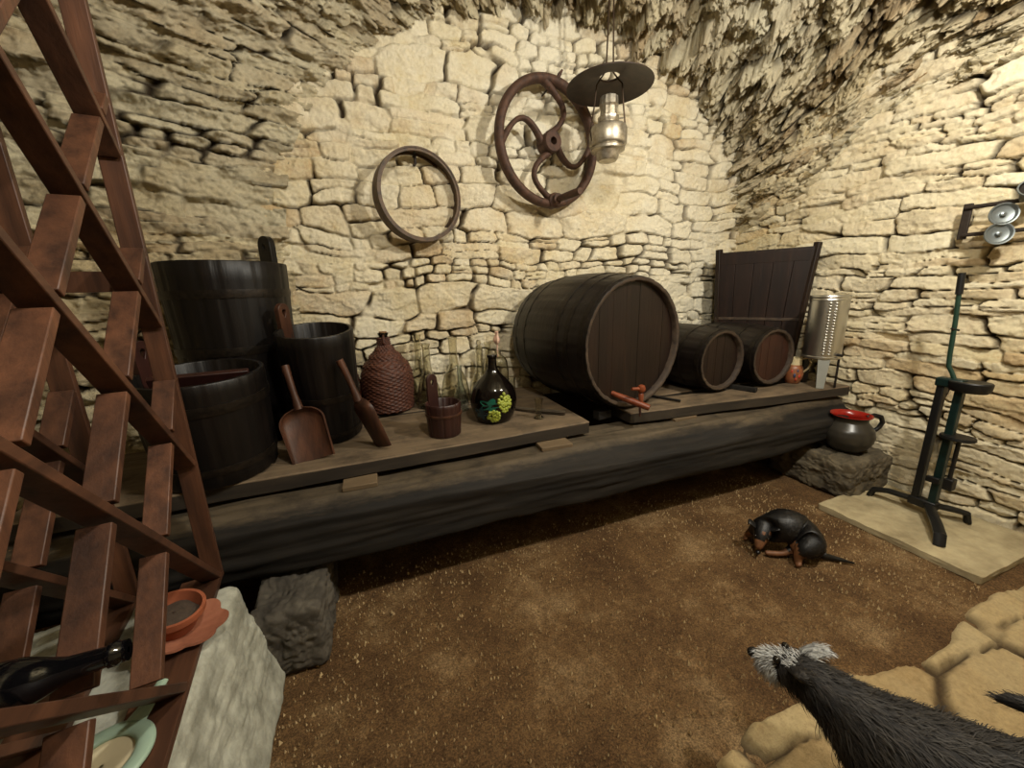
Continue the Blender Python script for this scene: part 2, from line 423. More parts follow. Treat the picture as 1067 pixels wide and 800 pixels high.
# dirt floor
t = NT('dirt_floor')
f = t.noise(170, 6, 0.8); g = t.noise(2.6, 6, 0.7); k = t.noise(46, 5, 0.75)
c = t.ramp(g, [(0.30, lin((84, 60, 38))), (0.52, lin((122, 94, 62))), (0.70, lin((170, 142, 104)))])
c = t.mix(0.75, c, t.ramp(f, [(0.38, (0.12, 0.11, 0.10, 1)), (0.5, (0.44, 0.44, 0.43, 1)), (0.62, (0.92, 0.90, 0.84, 1))]), 'OVERLAY')
c = t.mix(0.5, c, t.ramp(k, [(0.35, (0.25, 0.22, 0.2, 1)), (0.65, (0.66, 0.66, 0.66, 1))]), 'OVERLAY')
t.link(c, t.b.inputs['Base Color']); t.b.inputs['Roughness'].default_value = 0.92
t.b.inputs['Specular IOR Level'].default_value = 0.2
t.bump(f, 1.0, 0.012)
M['dirt'] = t.m
M['hopper'] = m_wood('brown_hopper_wood', (22, 13, 9), (44, 27, 18), 'z', 0.5, 1, 0.5, 0.3)
M['shim'] = m_wood('pale_shim_wood', (84, 70, 52), (128, 108, 82), 'x', 0.7, 1, 0.4, 0.3)

# ------------------------------------------------------------------ the setting
XR, YB = 2.92, 2.5
def wall_y(name, x0, x1, z0, z1, step, y, seed, mat, flip, **kw):
    u0 = span((x0, x1, step)); v0 = span((z0, z1, step))
    U, V = np.meshgrid(u0, v0, indexing='ij')
    h, c = stone_field(u0, v0, U, V, seed, **kw)
    P = np.stack([U, np.full(U.shape, y), V], -1); P[..., 1] += flip * h
    return sheet_mesh(name, P, c, mat)
wall_y('wall_back', -0.62, 3.02, 0.0, 2.98, 0.006, YB, 11, M['lime'], -1, rows=(0.04, 0.145), asp=(1.2, 3.4), jw=0.0075, depth=0.070,
       off=0.007, tilt=0.10, rough=0.007, fill=0.47, layers=3.5, ledge=0.008, warp=(0.08, 0.07))
wall_y('wall_front', -2.6, 3.1, 0.0, 3.2, 0.04, -3.2, 14, M['tan'], 1, rows=(0.1, 0.18), asp=(1.1, 2.6))

# right wall: plane x = XR with long thin courses
u0 = span((-3.25, 0.45, 0.03), (0.45, 2.56, 0.0062)); v0 = span((0.0, 2.55, 0.0062))
U, V = np.meshgrid(u0, v0, indexing='ij')
h, c = stone_field(u0, v0, U, V, 23, rows=(0.03, 0.10), asp=(2.0, 6.0), jw=0.0070, depth=0.065, off=0.007, tilt=0.12, rough=0.006, fill=0.43, layers=3.0, ledge=0.007,
                   warp=(0.06, 0.07), extra=[(1.87, 1.575, 0.115, 0.075)])
sheet_mesh('wall_right', np.stack([XR - h, U, V], -1), c, M['cream'])

# left wall and vault: one sweep of the section, cut at the springing line
tt = span((0.0, 2.3, 0.0075), (2.3, 7.2, 0.05))
NW = 220
zw = np.linspace(0.0, 1.56, NW)
th = np.linspace(0, PI, 680)[1:]
Lx = np.where(tt < 2.2, -0.36 - 0.94 * tt, -2.43); Ly = np.where(tt < 2.2, 2.5 - 0.34 * tt, 1.75 - (tt - 2.2))
Ry = np.where(tt < 2.2, 2.5 - 0.70 * tt, 0.96 - (tt - 2.2) * 0.76)
Ay = 0.5 * (2.5 - 0.54 * np.minimum(tt, 2.2) - np.maximum(tt - 2.2, 0) * 0.9) + 0.5 * Ry
zr = np.interp(Ry, [-2, 1.0, 1.44, 1.68, 1.97, 2.3, 2.5], [2.24, 2.22, 2.20, 2.10, 1.86, 1.68, 1.58])
zA = 2.87 + 0.10 * np.minimum(tt, 1.5)
P = np.zeros((len(tt), NW + len(th), 3))
P[:, :NW, 0] = Lx[:, None]; P[:, :NW, 1] = Ly[:, None]; P[:, :NW, 2] = zw[None]
cs, sn = np.cos(th)[None], np.sin(th)[None]
left = (th <= PI / 2)[None]
e = 0.92
sn_ = np.abs(sn) ** e
fr = 1 - np.abs(cs)
Ax = 1.28
P[:, NW:, 0] = np.where(left, Lx[:, None] + (Ax - Lx[:, None]) * fr, XR + 0.03 + (Ax - XR - 0.03) * fr)
P[:, NW:, 1] = np.where(left, Ly[:, None] + (Ay - Ly)[:, None] * fr, Ry[:, None] + (Ay - Ry)[:, None] * fr)
P[:, NW:, 2] = np.where(left, 1.56 + (zA - 1.56)[:, None] * sn_, zr[:, None] + (zA - zr)[:, None] * sn_)
arc = np.concatenate([[0], np.cumsum(np.linalg.norm(np.diff(P[60], axis=0), axis=-1))])
U = np.repeat(tt[:, None], P.shape[1], 1); V = np.repeat(arc[None], len(tt), 0)
rf = np.clip((arc - 1.56) / 4.2, 0, 1)[None]
Us = U * (1 - 0.25 * rf)
h1, c1 = stone_field(tt, arc, U, V, 31, rows=(0.035, 0.115), asp=(2.2, 6.5), jw=0.009, depth=0.055, off=0.010, tilt=0.16, lay=-0.06, rough=0.017,
                     fill=0.54, warp=(0.08, 0.08), layers=11.0, ledge=0.014)
N = normals(P)
N *= np.sign((N * (np.array([1.2, 1.0, 1.2]) - P)).sum(-1, keepdims=True))
amp = 1 + 0.9 * sstep(3.4, 4.0, V)                       # the crown of the vault is built rougher
big = fbm(U * 1.4, V * 1.4, 3, 61) * 0.10
P2 = P + N * (h1 * amp + big * sstep(0.0, 0.3, U) * sstep(0.3, 1.0, V))[..., None]
k = NW - 1
sheet_mesh('wall_left', P2[:, :k + 1], c1[:, :k + 1], M['tan'])
sheet_mesh('ceiling', P2[:, k:], c1[:, k:], M['vault'])

# floor of trodden dirt
u0 = span((-2.6, -0.6, 0.06), (-0.6, 2.5, 0.009), (2.5, 3.1, 0.03)); v0 = span((-3.3, 0.3, 0.05), (0.3, 1.8, 0.009), (1.8, 2.6, 0.03))
U, V = np.meshgrid(u0, v0, indexing='ij')
h = fbm(U * 2.2, V * 2.2, 3, 71) * 0.014 + fbm(U * 22, V * 22, 4, 72, 0.65) * 0.014
h -= 0.06 * sstep(0.50, 0.42, V) * sstep(0.80, 0.92, U)
sheet_mesh('floor', np.stack([U, V, h - 0.004], -1), None, M['dirt'])

# flagstones
u0 = span((0.60, 2.96, 0.010)); v0 = span((-3.2, 0.0, 0.05), (0.0, 0.66, 0.010))
U, V = np.meshgrid(u0, v0, indexing='ij')
h, c = stone_field(u0, v0, U, V, 43, rows=(0.18, 0.34), asp=(1.1, 2.0), jw=0.014, depth=0.028, off=0.005, tilt=0.02, rough=0.007, fill=0.40, layers=4.0, ledge=0.005, warp=(0.10, 0.10), jit=0.5)
edge = 0.565 + (fbm(U * 4, V * 2, 3, 45)) * 0.11
edg2 = 0.74 + (fbm(V * 4, U * 2, 3, 46)) * 0.10
ins = sstep(0.0, 0.03, edge - V) * sstep(0.0, 0.03, U - edg2)
sheet_mesh('floor_paving', np.stack([U, V, 0.014 + h * 0.8 - 0.06 * (1 - ins)], -1), c, M['flag'])

def rock(name, mat, c, d, amp, seed, n=26, parent=None, kind=None, pw=6.0, freq=7.0, taper=None, flat_bottom=True):
    """a rough block of stone as one displaced box"""
    rng = np.random.RandomState(seed)
    mb = MB(); vs = []; fs = []
    off = Vector((rng.uniform(0, 50), rng.uniform(0, 50), rng.uniform(0, 50)))
    from mathutils import noise as mn
    for ax in range(3):
        for sg in (-1, 1):
            o = len(vs)
            for i in range(n + 1):
                for j in range(n + 1):
                    a, b = 2 * i / n - 1, 2 * j / n - 1
                    p = [0, 0, 0]; p[ax] = sg; p[(ax + 1) % 3] = a; p[(ax + 2) % 3] = b
                    L = (abs(p[0]) ** pw + abs(p[1]) ** pw + abs(p[2]) ** pw) ** (1 / pw)
                    q = Vector((p[0] / L * d[0] / 2, p[1] / L * d[1] / 2, p[2] / L * d[2] / 2))
                    if taper: q = taper(q)
                    nn = Vector((p[0] / d[0], p[1] / d[1], p[2] / d[2])).normalized()
                    w = q * freq + off
                    dsp = mn.fractal(w, 0.9, 2.1, 5) * amp + (abs(mn.noise(w * 2.3)) - 0.3) * amp * 0.8
                    if flat_bottom and p[2] <= -0.98: dsp = 0
                    q = q + nn * dsp
                    if flat_bottom: q.z = max(q.z, -d[2] / 2)
                    vs.append(q + Vector(c))
            for i in range(n):
                for j in range(n):
                    k0 = o + i * (n + 1) + j
                    fs.append((k0, k0 + n + 1, k0 + n + 2, k0 + 1))
    me = bpy.data.meshes.new(name); me.from_pydata([tuple(v) for v in vs], [], fs)
    bm = bmesh.new(); bm.from_mesh(me); bmesh.ops.remove_doubles(bm, verts=bm.verts, dist=1e-4)
    bmesh.ops.recalc_face_normals(bm, faces=bm.faces); bm.to_mesh(me); bm.free()
    for p in me.polygons: p.use_smooth = True
    me.materials.append(mat)
    o = bpy.data.objects.new(name, me); COL.objects.link(o)
    if parent: o.parent = parent
    if kind: o['kind'] = kind
    return o

# whitewashed plinth the rack stands on (side face leans out to the floor)
def plinth_taper(q):
    k = (0.2 - q.z) / 0.4
    return Vector((q.x + (0.09 * k if q.x > 0 else 0), q.y, q.z))
rock('wall_plinth', M['white'], (-0.90, 0.45, 0.197), (0.86, 1.66, 0.394), 0.011, 5, 110, kind='structure', pw=30, freq=13, taper=plinth_taper)

s = rock('stone_block', M['rockg'], (-0.36, 1.49, 0.125), (0.22, 0.50, 0.25), 0.018, 8, 60, pw=14, freq=14)
tag(s, 'rough grey stone block carrying the left end of the long beam beside the white plinth', 'stone')
s = rock('stone_block', M['rockt'], (2.70, 1.47, 0.115), (0.40, 0.50, 0.23), 0.018, 9, 60, pw=12, freq=14)
tag(s, 'rough grey stone block under the right end of the beam, carrying the dark jug', 'stone')
s = rock('stone_slab', M['slab'], (2.585, 0.93, 0.014), (0.60, 0.64, 0.034), 0.006, 12, 60, pw=60, freq=9)
tag(s, 'pale flat concrete slab under the green corking press along the right wall', 'slab')

# loose grit on the dirt
rg = random.Random(3); mb = MB()
for i in range(5000):
    x, y = rg.uniform(-0.4, 2.3), rg.uniform(0.45, 1.7)
    r = rg.choice((0.0018, 0.0024, 0.003, 0.004, 0.006 if rg.random() < .3 else 0.0024))
    a = rg.uniform(0, 6)
    if x > 0.7 and y < 0.58: continue
    p = [Vector((r * math.cos(a + q * 2.1) * rg.uniform(.7, 1.4), r * math.sin(a + q * 2.1) * rg.uniform(.7, 1.4), 0)) for q in range(3)]
    b = Vector((x, y, 0.0))
    mb.add([b + p[0] + Vector((0, 0, -.004)), b + p[1] + Vector((0, 0, -.004)), b + p[2] + Vector((0, 0, -.004)), b + Vector((0, 0, r * 1.3 + .003))], [(0, 2, 1), (0, 1, 3), (1, 2, 3), (2, 0, 3)])
o = mb.build('gravel', m_plain('grit', (204, 178, 132), 0.85, 0, 0.4, 20, c2=(132, 106, 72)), angle=20)
tag(o, 'loose pale grit scattered over the brown dirt floor', 'gravel', kind='stuff')

# ------------------------------------------------------------------ bench: beam, planks, shims
from mathutils import noise as mnoise
def log_beam(name, x0, x1, mat, nx=190, nk=120):
    mb = MB(); vs = []; fs = []
    yc, zc, hy, hz = 1.60, 0.3875, 0.18, 0.1275
    for i in range(nx + 1):
        s_ = i / nx; x = x0 + (x1 - x0) * s_
        t_ = max(0, (x - 2.05) / 0.7)
        for k in range(nk):
            a = 2 * PI * k / nk
            ca, sa = math.cos(a), math.sin(a); pw = 9.0
            L = (abs(ca) ** pw + abs(sa) ** pw) ** (1 / pw)
            y, z = yc + hy * ca / L, zc + hz * sa / L
            ch = max(0, (-(y - yc) / hy + (z - zc) / hz - (1.6 - 0.25 * max(0, min(1, (x - 0.2) / 0.9))))) * 0.085 * (1 + 0.8 * mnoise.noise(Vector((x * 1.7, 1, 2))))
            y += ch; z -= ch * 0.9
            if sa < 0: z += t_ * t_ * 0.06 * (-sa / L)
            w = Vector((x * 1.6, y * 9, z * 9))
            d = mnoise.fractal(w, 0.9, 2.0, 6) * 0.010 + (abs(mnoise.noise(Vector((x * 1.1, y * 26, z * 30)))) - 0.25) * 0.010
            d -= 0.012 * max(0, mnoise.noise(Vector((x * 4.2, y * 6 + 9, z * 7))) - 0.25)
            flat = 0.25 if (sa / L < -0.97 and (x < -0.1 or x > 2.45)) else 1
            vs.append((x, y + d * ca / L, z + d * sa / L * flat))
    for i in range(nx):
        for k in range(nk):
            k2 = (k + 1) % nk
            fs.append((i * nk + k, i * nk + k2, (i + 1) * nk + k2, (i + 1) * nk + k))
    fs.append(tuple(range(nk))); fs.append(tuple(nx * nk + k for k in range(nk - 1, -1, -1)))
    return mb.add(vs, fs).build(name, mat, angle=60)
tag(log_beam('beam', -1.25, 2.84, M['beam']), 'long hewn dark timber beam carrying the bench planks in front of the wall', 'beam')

def board(name, label, x0, x1, y0, y1, z0, z1, mat, skew=0.0, seed=1):
    nx, ny = max(8, int((x1 - x0) / 0.03)), 10
    vs, fs = [], []
    for lay in (0, 1):
        for i in range(nx + 1):
            for j in range(ny + 1):
                x = x0 + (x1 - x0) * i / nx; f_ = j / ny
                y = y0 + (y1 - y0) * f_ + skew * (x - x0)
                e_ = 0.006 * mnoise.noise(Vector((x * 3, seed * 3.1, f_))) if j in (0, ny) else 0
                z = (z1 if lay else z0) + (0.003 * mnoise.noise(Vector((x * 4, y * 14, seed))) if lay else 0.002 * mnoise.noise(Vector((x * 6, y * 6, seed + 5))))
                if lay and j == 0: z -= 0.003
                vs.append((x, y + e_, z))
    n = (nx + 1) * (ny + 1)
    I = lambda l, i, j: l * n + i * (ny + 1) + j
    for i in range(nx):
        for j in range(ny):
            fs.append((I(1, i, j), I(1, i + 1, j), I(1, i + 1, j + 1), I(1, i, j + 1)))
            fs.append((I(0, i, j), I(0, i, j + 1), I(0, i + 1, j + 1), I(0, i + 1, j)))
        for j in (0, ny):
            fs.append((I(0, i, j), I(0, i + 1, j), I(1, i + 1, j), I(1, i, j)))
    for j in range(ny):
        for i in (0, nx):
            fs.append((I(0, i, j), I(0, i, j + 1), I(1, i, j + 1), I(1, i, j)))
    o = MB().add(vs, fs).build(name, mat, bevel=0.004, angle=35)
    return tag(o, label, 'plank', 'planks of the bench')
board('plank', 'thick bench plank at front left carrying the small red bucket and painted bottle', -1.15, 1.0, 1.535, 2.10, 0.535, 0.598, M['plank'], 0.035, 1)
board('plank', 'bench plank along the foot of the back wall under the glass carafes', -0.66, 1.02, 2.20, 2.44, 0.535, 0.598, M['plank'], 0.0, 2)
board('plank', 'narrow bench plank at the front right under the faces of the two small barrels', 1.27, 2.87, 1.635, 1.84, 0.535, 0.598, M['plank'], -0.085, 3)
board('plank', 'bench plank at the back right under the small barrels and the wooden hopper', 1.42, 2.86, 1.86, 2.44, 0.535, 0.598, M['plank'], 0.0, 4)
for (x, y, L, lab) in ((-0.10, 1.545, 0.13, 'short pale wooden shim between beam and plank below the second scoop'),
                       (0.78, 1.578, 0.16, 'short pale wooden shim on the beam near the plank end left of the biggest barrel'),
                       (1.62, 1.645, 0.16, 'thin pale wooden shim between beam and the right front plank')):
    o = MB().box((0, 0, 0.010), (L, 0.10, 0.020), rot=(0, 0, random.uniform(-.06, .06))).build('shim', M['shim'], bevel=0.003)
    o.location = (x, y, 0.513); tag(o, lab, 'wood piece', 'shims under the planks')
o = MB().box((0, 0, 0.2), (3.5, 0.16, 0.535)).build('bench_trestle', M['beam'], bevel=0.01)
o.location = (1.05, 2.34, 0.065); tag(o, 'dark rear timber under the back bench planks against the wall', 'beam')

# ------------------------------------------------------------------ barrels
def stave_groove(n, dep, w=0.05, seed=0):
    rr = random.Random(seed); offs = [rr.uniform(-0.0012, 0.0012) for _ in range(n)]
    def f(a, i):
        t_ = (a / (2 * PI) * n) % 1.0; d = min(t_, 1 - t_)
        return -dep * max(0, 1 - d / w) + offs[int(a / (2 * PI) * n) % n]
    return f
def make_barrel(label, loc, rz, Rh, Rb, L, nst, hoops, headmat, hoopmat, chime=0.03):
    """barrel lying on its belly, local +z of the lathe turned to -Y (face towards the room)"""
    t = thing('barrel', label, 'barrel', loc, (0, 0, rz), 'wooden wine barrels')
    Mx = frame((0, 0, Rb), (0, -1, 0))
    rr = lambda z: Rb - (Rb - Rh) * (2 * z / L) ** 2
    prof = [(0.005, -L / 2 + chime), (Rh - 0.022, -L / 2 + chime), (Rh - 0.020, -L / 2 + 0.002), (Rh - 0.004, -L / 2)]
    prof += [(rr(z), z) for z in [(-0.5 + i / 20) * L for i in range(21)]]
    prof += [(Rh - 0.004, L / 2 + 0.001)]
    prof2 = [(Rh - 0.0035, L / 2 + 0.001), (Rh - 0.016, L / 2 + 0.0005), (Rh - 0.021, L / 2 - 0.004), (Rh - 0.024, L / 2 - chime - 0.01)]
    MB().lathe(prof, nst * 6, Mx, cap=False, fr=stave_groove(nst, 0.0035, 0.09, nst)).build('staves', M['barrel'], t, angle=50)
    ch = MB().lathe(prof2, nst * 6, Mx, cap=False, fr=stave_groove(nst, 0.003, 0.09, nst)).build('chime', M['chime'], t, angle=50)
    ch['label'] = 'rubbed pale rim of the face'
    # head of edge-jointed boards
    mb = MB(); Rr = Rh - 0.022; nb = max(5, int(Rr * 2 / 0.09)); z0 = L / 2 - chime - 0.02; z1 = L / 2 - chime
    for b in range(nb):
        xa, xb = -Rr + 2 * Rr * b / nb + 0.0008, -Rr + 2 * Rr * (b + 1) / nb - 0.0008
        top = [(x, math.sqrt(max(0, Rr * Rr - x * x))) for x in [xa + (xb - xa) * q / 8 for q in range(9)]]
        poly = [(x, -y) for x, y in top] + [(x, y) for x, y in reversed(top)]
        poly = [poly[i] for i in range(len(poly)) if i == 0 or (abs(poly[i][0] - poly[i - 1][0]) + abs(poly[i][1] - poly[i - 1][1])) > 1e-5]
        zz = random.uniform(-.0012, .0012)
        mb.prism(poly, z0, z1 + zz, Mx)
    mb.build('head', headmat, t, angle=30)
    for z, w in hoops:
        z *= L
        n_ = 8
        pr = [(rr(z - w / 2) - 0.001, z - w / 2)] + [(rr(z - w / 2 + w * q / n_) + 0.0028, z - w / 2 + w * q / n_) for q in range(n_ + 1)] + [(rr(z + w / 2) - 0.001, z + w / 2)]
        MB().lathe(pr, 72, Mx, cap=False).build('hoop', hoopmat, t, angle=35)
    return t, Mx
big, Mx = make_barrel('biggest dark wooden barrel with an orange wooden tap at its face on the bench', (1.262, 2.035, 0.585), R(9), 0.345, 0.378, 0.72, 26,
                      [(-0.44, 0.04), (-0.27, 0.035), (0.19, 0.035), (0.31, 0.03), (0.45, 0.034)], M['head'], M['hooped'])
b = MB().ball((0, 0, 0), (0.05, 0.03, 0.006)).build('patch', M['hooped'], big); b.location = (-0.16, -0.1, 0.585 + 0.10); 
bpy.data.objects.remove(b)
make_barrel('middle small dark barrel with a brown face, just right of the biggest barrel', (1.985, 2.0, 0.60), R(3), 0.185, 0.205, 0.56, 18,
            [(-0.40, 0.03), (-0.2, 0.028), (0.2, 0.028), (0.44, 0.028)], M['head'], M['hooped'], 0.026)
make_barrel('rightmost small barrel with a reddish brown face next to the orange pitcher', (2.405, 1.965, 0.60), R(-1), 0.178, 0.198, 0.55, 18,
            [(-0.40, 0.03), (-0.2, 0.028), (0.2, 0.028), (0.44, 0.028)], M['headred'], M['hooped'], 0.022)
# wooden tap stuck in the big barrel
t = thing('barrel_tap', 'orange brown wooden tap sticking out low from the face of the biggest barrel', 'tap', (1.262, 1.64, 0.66))
MB().tube([(-0.075, 0.055, 0.045), (-0.03, 0.0, 0.022), (0.02, -0.06, 0.0), (0.05, -0.10, -0.014)], [0.012, 0.018, 0.019, 0.016], 14).build('spout', M['tapw'], t)
MB().lathe([(0.004, -0.03), (0.010, -0.03), (0.012, 0.0), (0.013, 0.045), (0.009, 0.05), (0.018, 0.058), (0.021, 0.075), (0.016, 0.09), (0.006, 0.094)], 16, Matrix.Translation((0.025, -0.062, 0.01))).build('key', M['tapw'], t)
MB().tube([(-0.035, -0.062, 0.088), (0.025, -0.062, 0.082)], [0.008, 0.011], 10).build('key_handle', M['tapw'], t)
MB().tube([(0.01, -0.075, -0.01), (0.012, -0.078, -0.06)], 0.006, 8).build('drip_peg', M['redw'], t)
# rough cradle sticks and pegs
for (loc, d, rot, name, lab) in (((1.60, 1.76, 0.608), (0.012, 0.20, 0.014), (0, 0, R(25)), 'stick', 'thin dark stick lying on the plank between the biggest and middle barrels'),
                       ((2.18, 1.72, 0.613), (0.04, 0.17, 0.028), (0, R(4), R(22)), 'wedge', 'dark wooden wedge lying on the plank between the two small barrels'),
                       ((1.165, 1.745, 0.575), (0.09, 0.05, 0.05), (0, 0, R(9)), 'chock', 'small dark wooden chock under the face of the biggest barrel')):
    o = MB().box((0, 0, 0), d).build(name, M['beam'], bevel=0.003); o.location = loc; o.rotation_euler = rot
    tag(o, lab, 'wood piece')
o = MB().tube([(0.62, 2.06, 0.612), (0.80, 1.86, 0.614), (0.93, 1.74, 0.616)], 0.011, 8).build('stick', M['beam'], None)
tag(o, 'long thin dark stick lying on the plank left of the biggest barrel', 'wood piece')

# ------------------------------------------------------------------ tubs and buckets on the left
def tub_parts(t, rb, rt_, h, th_, nst, hoops, mat, hoopmat, bottom=0.03):
    fr_ = stave_groove(nst, 0.003, 0.1, nst)
    r = lambda z: rb + (rt_ - rb) * z / h
    prof = [(rb - 0.004, 0.0), (rb, 0.005)] + [(r(h * q / 10), h * q / 10) for q in range(1, 10)] + [(r(h) - 0.001, h - 0.004), (r(h) - 0.004, h),
            (r(h) - th_ + 0.003, h), (r(h) - th_, h - 0.004), (r(bottom) - th_, bottom), (0.003, bottom)]
    MB().lathe(prof, nst * 6, None, cap=False, fr=lambda a, i: fr_(a, i) if i < len(prof) - 1 else 0).build('staves', mat, t, angle=45)
    MB().lathe([(0.002, 0.012), (rb - th_ * .5, 0.012), (rb - th_ * .5, bottom - 0.002), (0.002, bottom - 0.002)], 40, None, cap=False).build('bottom', mat, t)
    for z, w in hoops:
        pr = [(r(z) - 0.001, z), (r(z) + 0.004, z), (r(z + w / 2) + 0.0055, z + w / 2), (r(z + w) + 0.004, z + w), (r(z + w) - 0.001, z + w)]
        MB().lathe(pr, 72, None, cap=False).build('hoop', hoopmat, t, angle=40)
def ear(t, ang, r, z0, z1, w, th_, mat, hole=0.012, name='handle_stave', lean=0.0):
    """stave standing above the rim with a rounded top and a hole"""
    n = 12; poly = []
    zc = z1 - w / 2
    outer = [(-w / 2, z0), (w / 2, z0)] + [(w / 2 * math.cos(PI * q / n), zc + w / 2 * math.sin(PI * q / n)) for q in range(n + 1)]
    hz = zc - 0.012; m = len(outer)
    inner = []
    for (x, z) in outer:
        a = math.atan2(z - hz, x); inner.append((hole * math.cos(a), hz + hole * 1.5 * math.sin(a)))
    vs, fs = [], []
    for y in (-th_ / 2, th_ / 2):
        vs += [(x, y, z) for x, z in outer] + [(x, y, z) for x, z in inner]
    for i in range(m):
        j = (i + 1) % m
        fs += [(i, j, m + j, m + i), (2 * m + i, 3 * m + i, 3 * m + j, 2 * m + j), (i, 2 * m + i, 2 * m + j, j), (m + i, m + j, 3 * m + j, 3 * m + i)]
    Mx_ = Matrix.Translation((r * math.cos(ang), r * math.sin(ang), 0)) @ Matrix.Rotation(ang + PI / 2, 4, 'Z') @ Matrix.Rotation(lean, 4, 'X')
    return MB().add(vs, fs, Mx_).build(name, mat, t, bevel=0.003)
t = thing('tub', 'tallest black wooden tub with a holed ear above its rim at far left', 'tub', (-0.585, 2.15, 0.598), (0, 0, 0), 'dark wooden tubs and buckets')
tub_parts(t, 0.215, 0.247, 0.81, 0.022, 22, [(0.10, 0.035), (0.42, 0.035), (0.66, 0.035)], M['tub'], M['hooped'])
ear(t, R(48), 0.223, 0.60, 0.955, 0.085, 0.03, M['tub'])
t = thing('tub', 'low wide dark tub at the front left of the bench beside the rack post', 'tub', (-0.60, 1.715, 0.616), (R(5), 0, 0), 'dark wooden tubs and buckets')
tub_parts(t, 0.19, 0.205, 0.385, 0.02, 20, [(0.05, 0.028), (0.275, 0.035)], M['tub'], M['hooped'])
ear(t, R(160), 0.19, 0.2, 0.50, 0.07, 0.025, M['redw'])
o = MB().box((0, 0, 0), (0.30, 0.085, 0.022)).build('board', M['redw'], None, bevel=0.003)
o.location = (-0.60, 1.70, 0.955); o.rotation_euler = (R(-62), 0, R(6))
tag(o, 'reddish board standing inside the low wide tub', 'board')
t = thing('bucket', 'dark wooden bucket with a holed wooden ear, behind the two scoops', 'bucket', (-0.225, 1.955, 0.621), (R(9), 0, 0), 'dark wooden tubs and buckets')
tub_parts(t, 0.142, 0.158, 0.50, 0.018, 18, [(0.03, 0.02), (0.20, 0.028)], M['tub'], M['hooped'])
ear(t, R(148), 0.146, 0.42, 0.605, 0.062, 0.022, M['scoop'], 0.011)
t = thing('small_bucket', 'small dark red wooden bucket with one tall rounded ear on the front plank', 'bucket', (0.287, 1.745, 0.598))
tub_parts(t, 0.076, 0.085, 0.158, 0.010, 14, [(0.10, 0.012)], M['redw'], M['scoop'], 0.014)
ear(t, R(122), 0.071, 0.1, 0.285, 0.062, 0.012, M['redw'], 0.009)

# wooden scoops leaning against tub and bucket
def scoop(label, tip, top, width, twist):
    tip, top = Vector(tip), Vector(top)
    Ls = (top - tip).length; bl = Ls * 0.56
    d = (top - tip).normalized()
    side = d.cross(Vector((0, 1, 0))); side.normalize()
    side = Matrix.Rotation(twist, 3, d) @ side
    nrm = side.cross(d).normalized()
    t = thing('scoop', label, 'scoop', tip, (0, 0, 0), 'wooden scoops')
    Mx_ = Matrix((side, nrm, d)).transposed().to_4x4()
    # trough blade: half-pipe open at the tip, closed by a rounded shoulder
    nu_, nv_ = 22, 14; vs = []; fs = []
    for lay in (0, 1):
        for i in range(nu_ + 1):
            z = bl * i / nu_
            f_ = i / nu_
            wz = width / 2 * (0.94 + 0.08 * f_) * (1 if f_ < 0.72 else math.sqrt(max(0.012, 1 - ((f_ - 0.72) / 0.285) ** 2)))
            dep = 0.042 * (0.55 + 0.5 * f_) * (1 if f_ < 0.8 else math.sqrt(max(0.05, 1 - ((f_ - 0.8) / 0.21) ** 2)))
            for j in range(nv_ + 1):
                a = PI * j / nv_
                th2 = 0.007 if lay else 0
                vs.append((-(wz - th2) * math.cos(a), (dep - th2) * math.sin(a) * (1) - 0.012 , z))
    n = (nu_ + 1) * (nv_ + 1); I = lambda l, i, j: l * n + i * (nv_ + 1) + j
    for i in range(nu_):
        for j in range(nv_):
            fs.append((I(0, i, j), I(0, i + 1, j), I(0, i + 1, j + 1), I(0, i, j + 1)))
            fs.append((I(1, i, j), I(1, i, j + 1), I(1, i + 1, j + 1), I(1, i + 1, j)))
        for j in (0, nv_): fs.append((I(0, i, j), I(0, i + 1, j), I(1, i + 1, j), I(1, i, j)))
    for j in range(nv_):
        for i in (0, nu_): fs.append((I(0, i, j), I(0, i, j + 1), I(1, i, j + 1), I(1, i, j)))
    MB().add(vs, fs, Mx_).build('blade', M['scoop'], t, angle=50)
    pts = [(0, 0.004, bl * 0.97), (0, 0.0, bl + (Ls - bl) * 0.3), (0, -0.002, bl + (Ls - bl) * 0.75), (0, 0, Ls)]
    MB().tube([Mx_ @ Vector(p) for p in pts], [0.019, 0.013, 0.014, 0.016], 12).build('handle', M['scoop'], t)
    return t
scoop('wide wooden scoop with its hollow face to the room, leaning on the low dark tub', (-0.268, 1.665, 0.60), (-0.336, 1.750, 0.987), 0.17, R(4))
scoop('wooden scoop seen from its side leaning on the dark bucket by the big wicker bottle', (-0.005, 1.70, 0.604), (-0.132, 1.730, 0.995), 0.155, R(118))

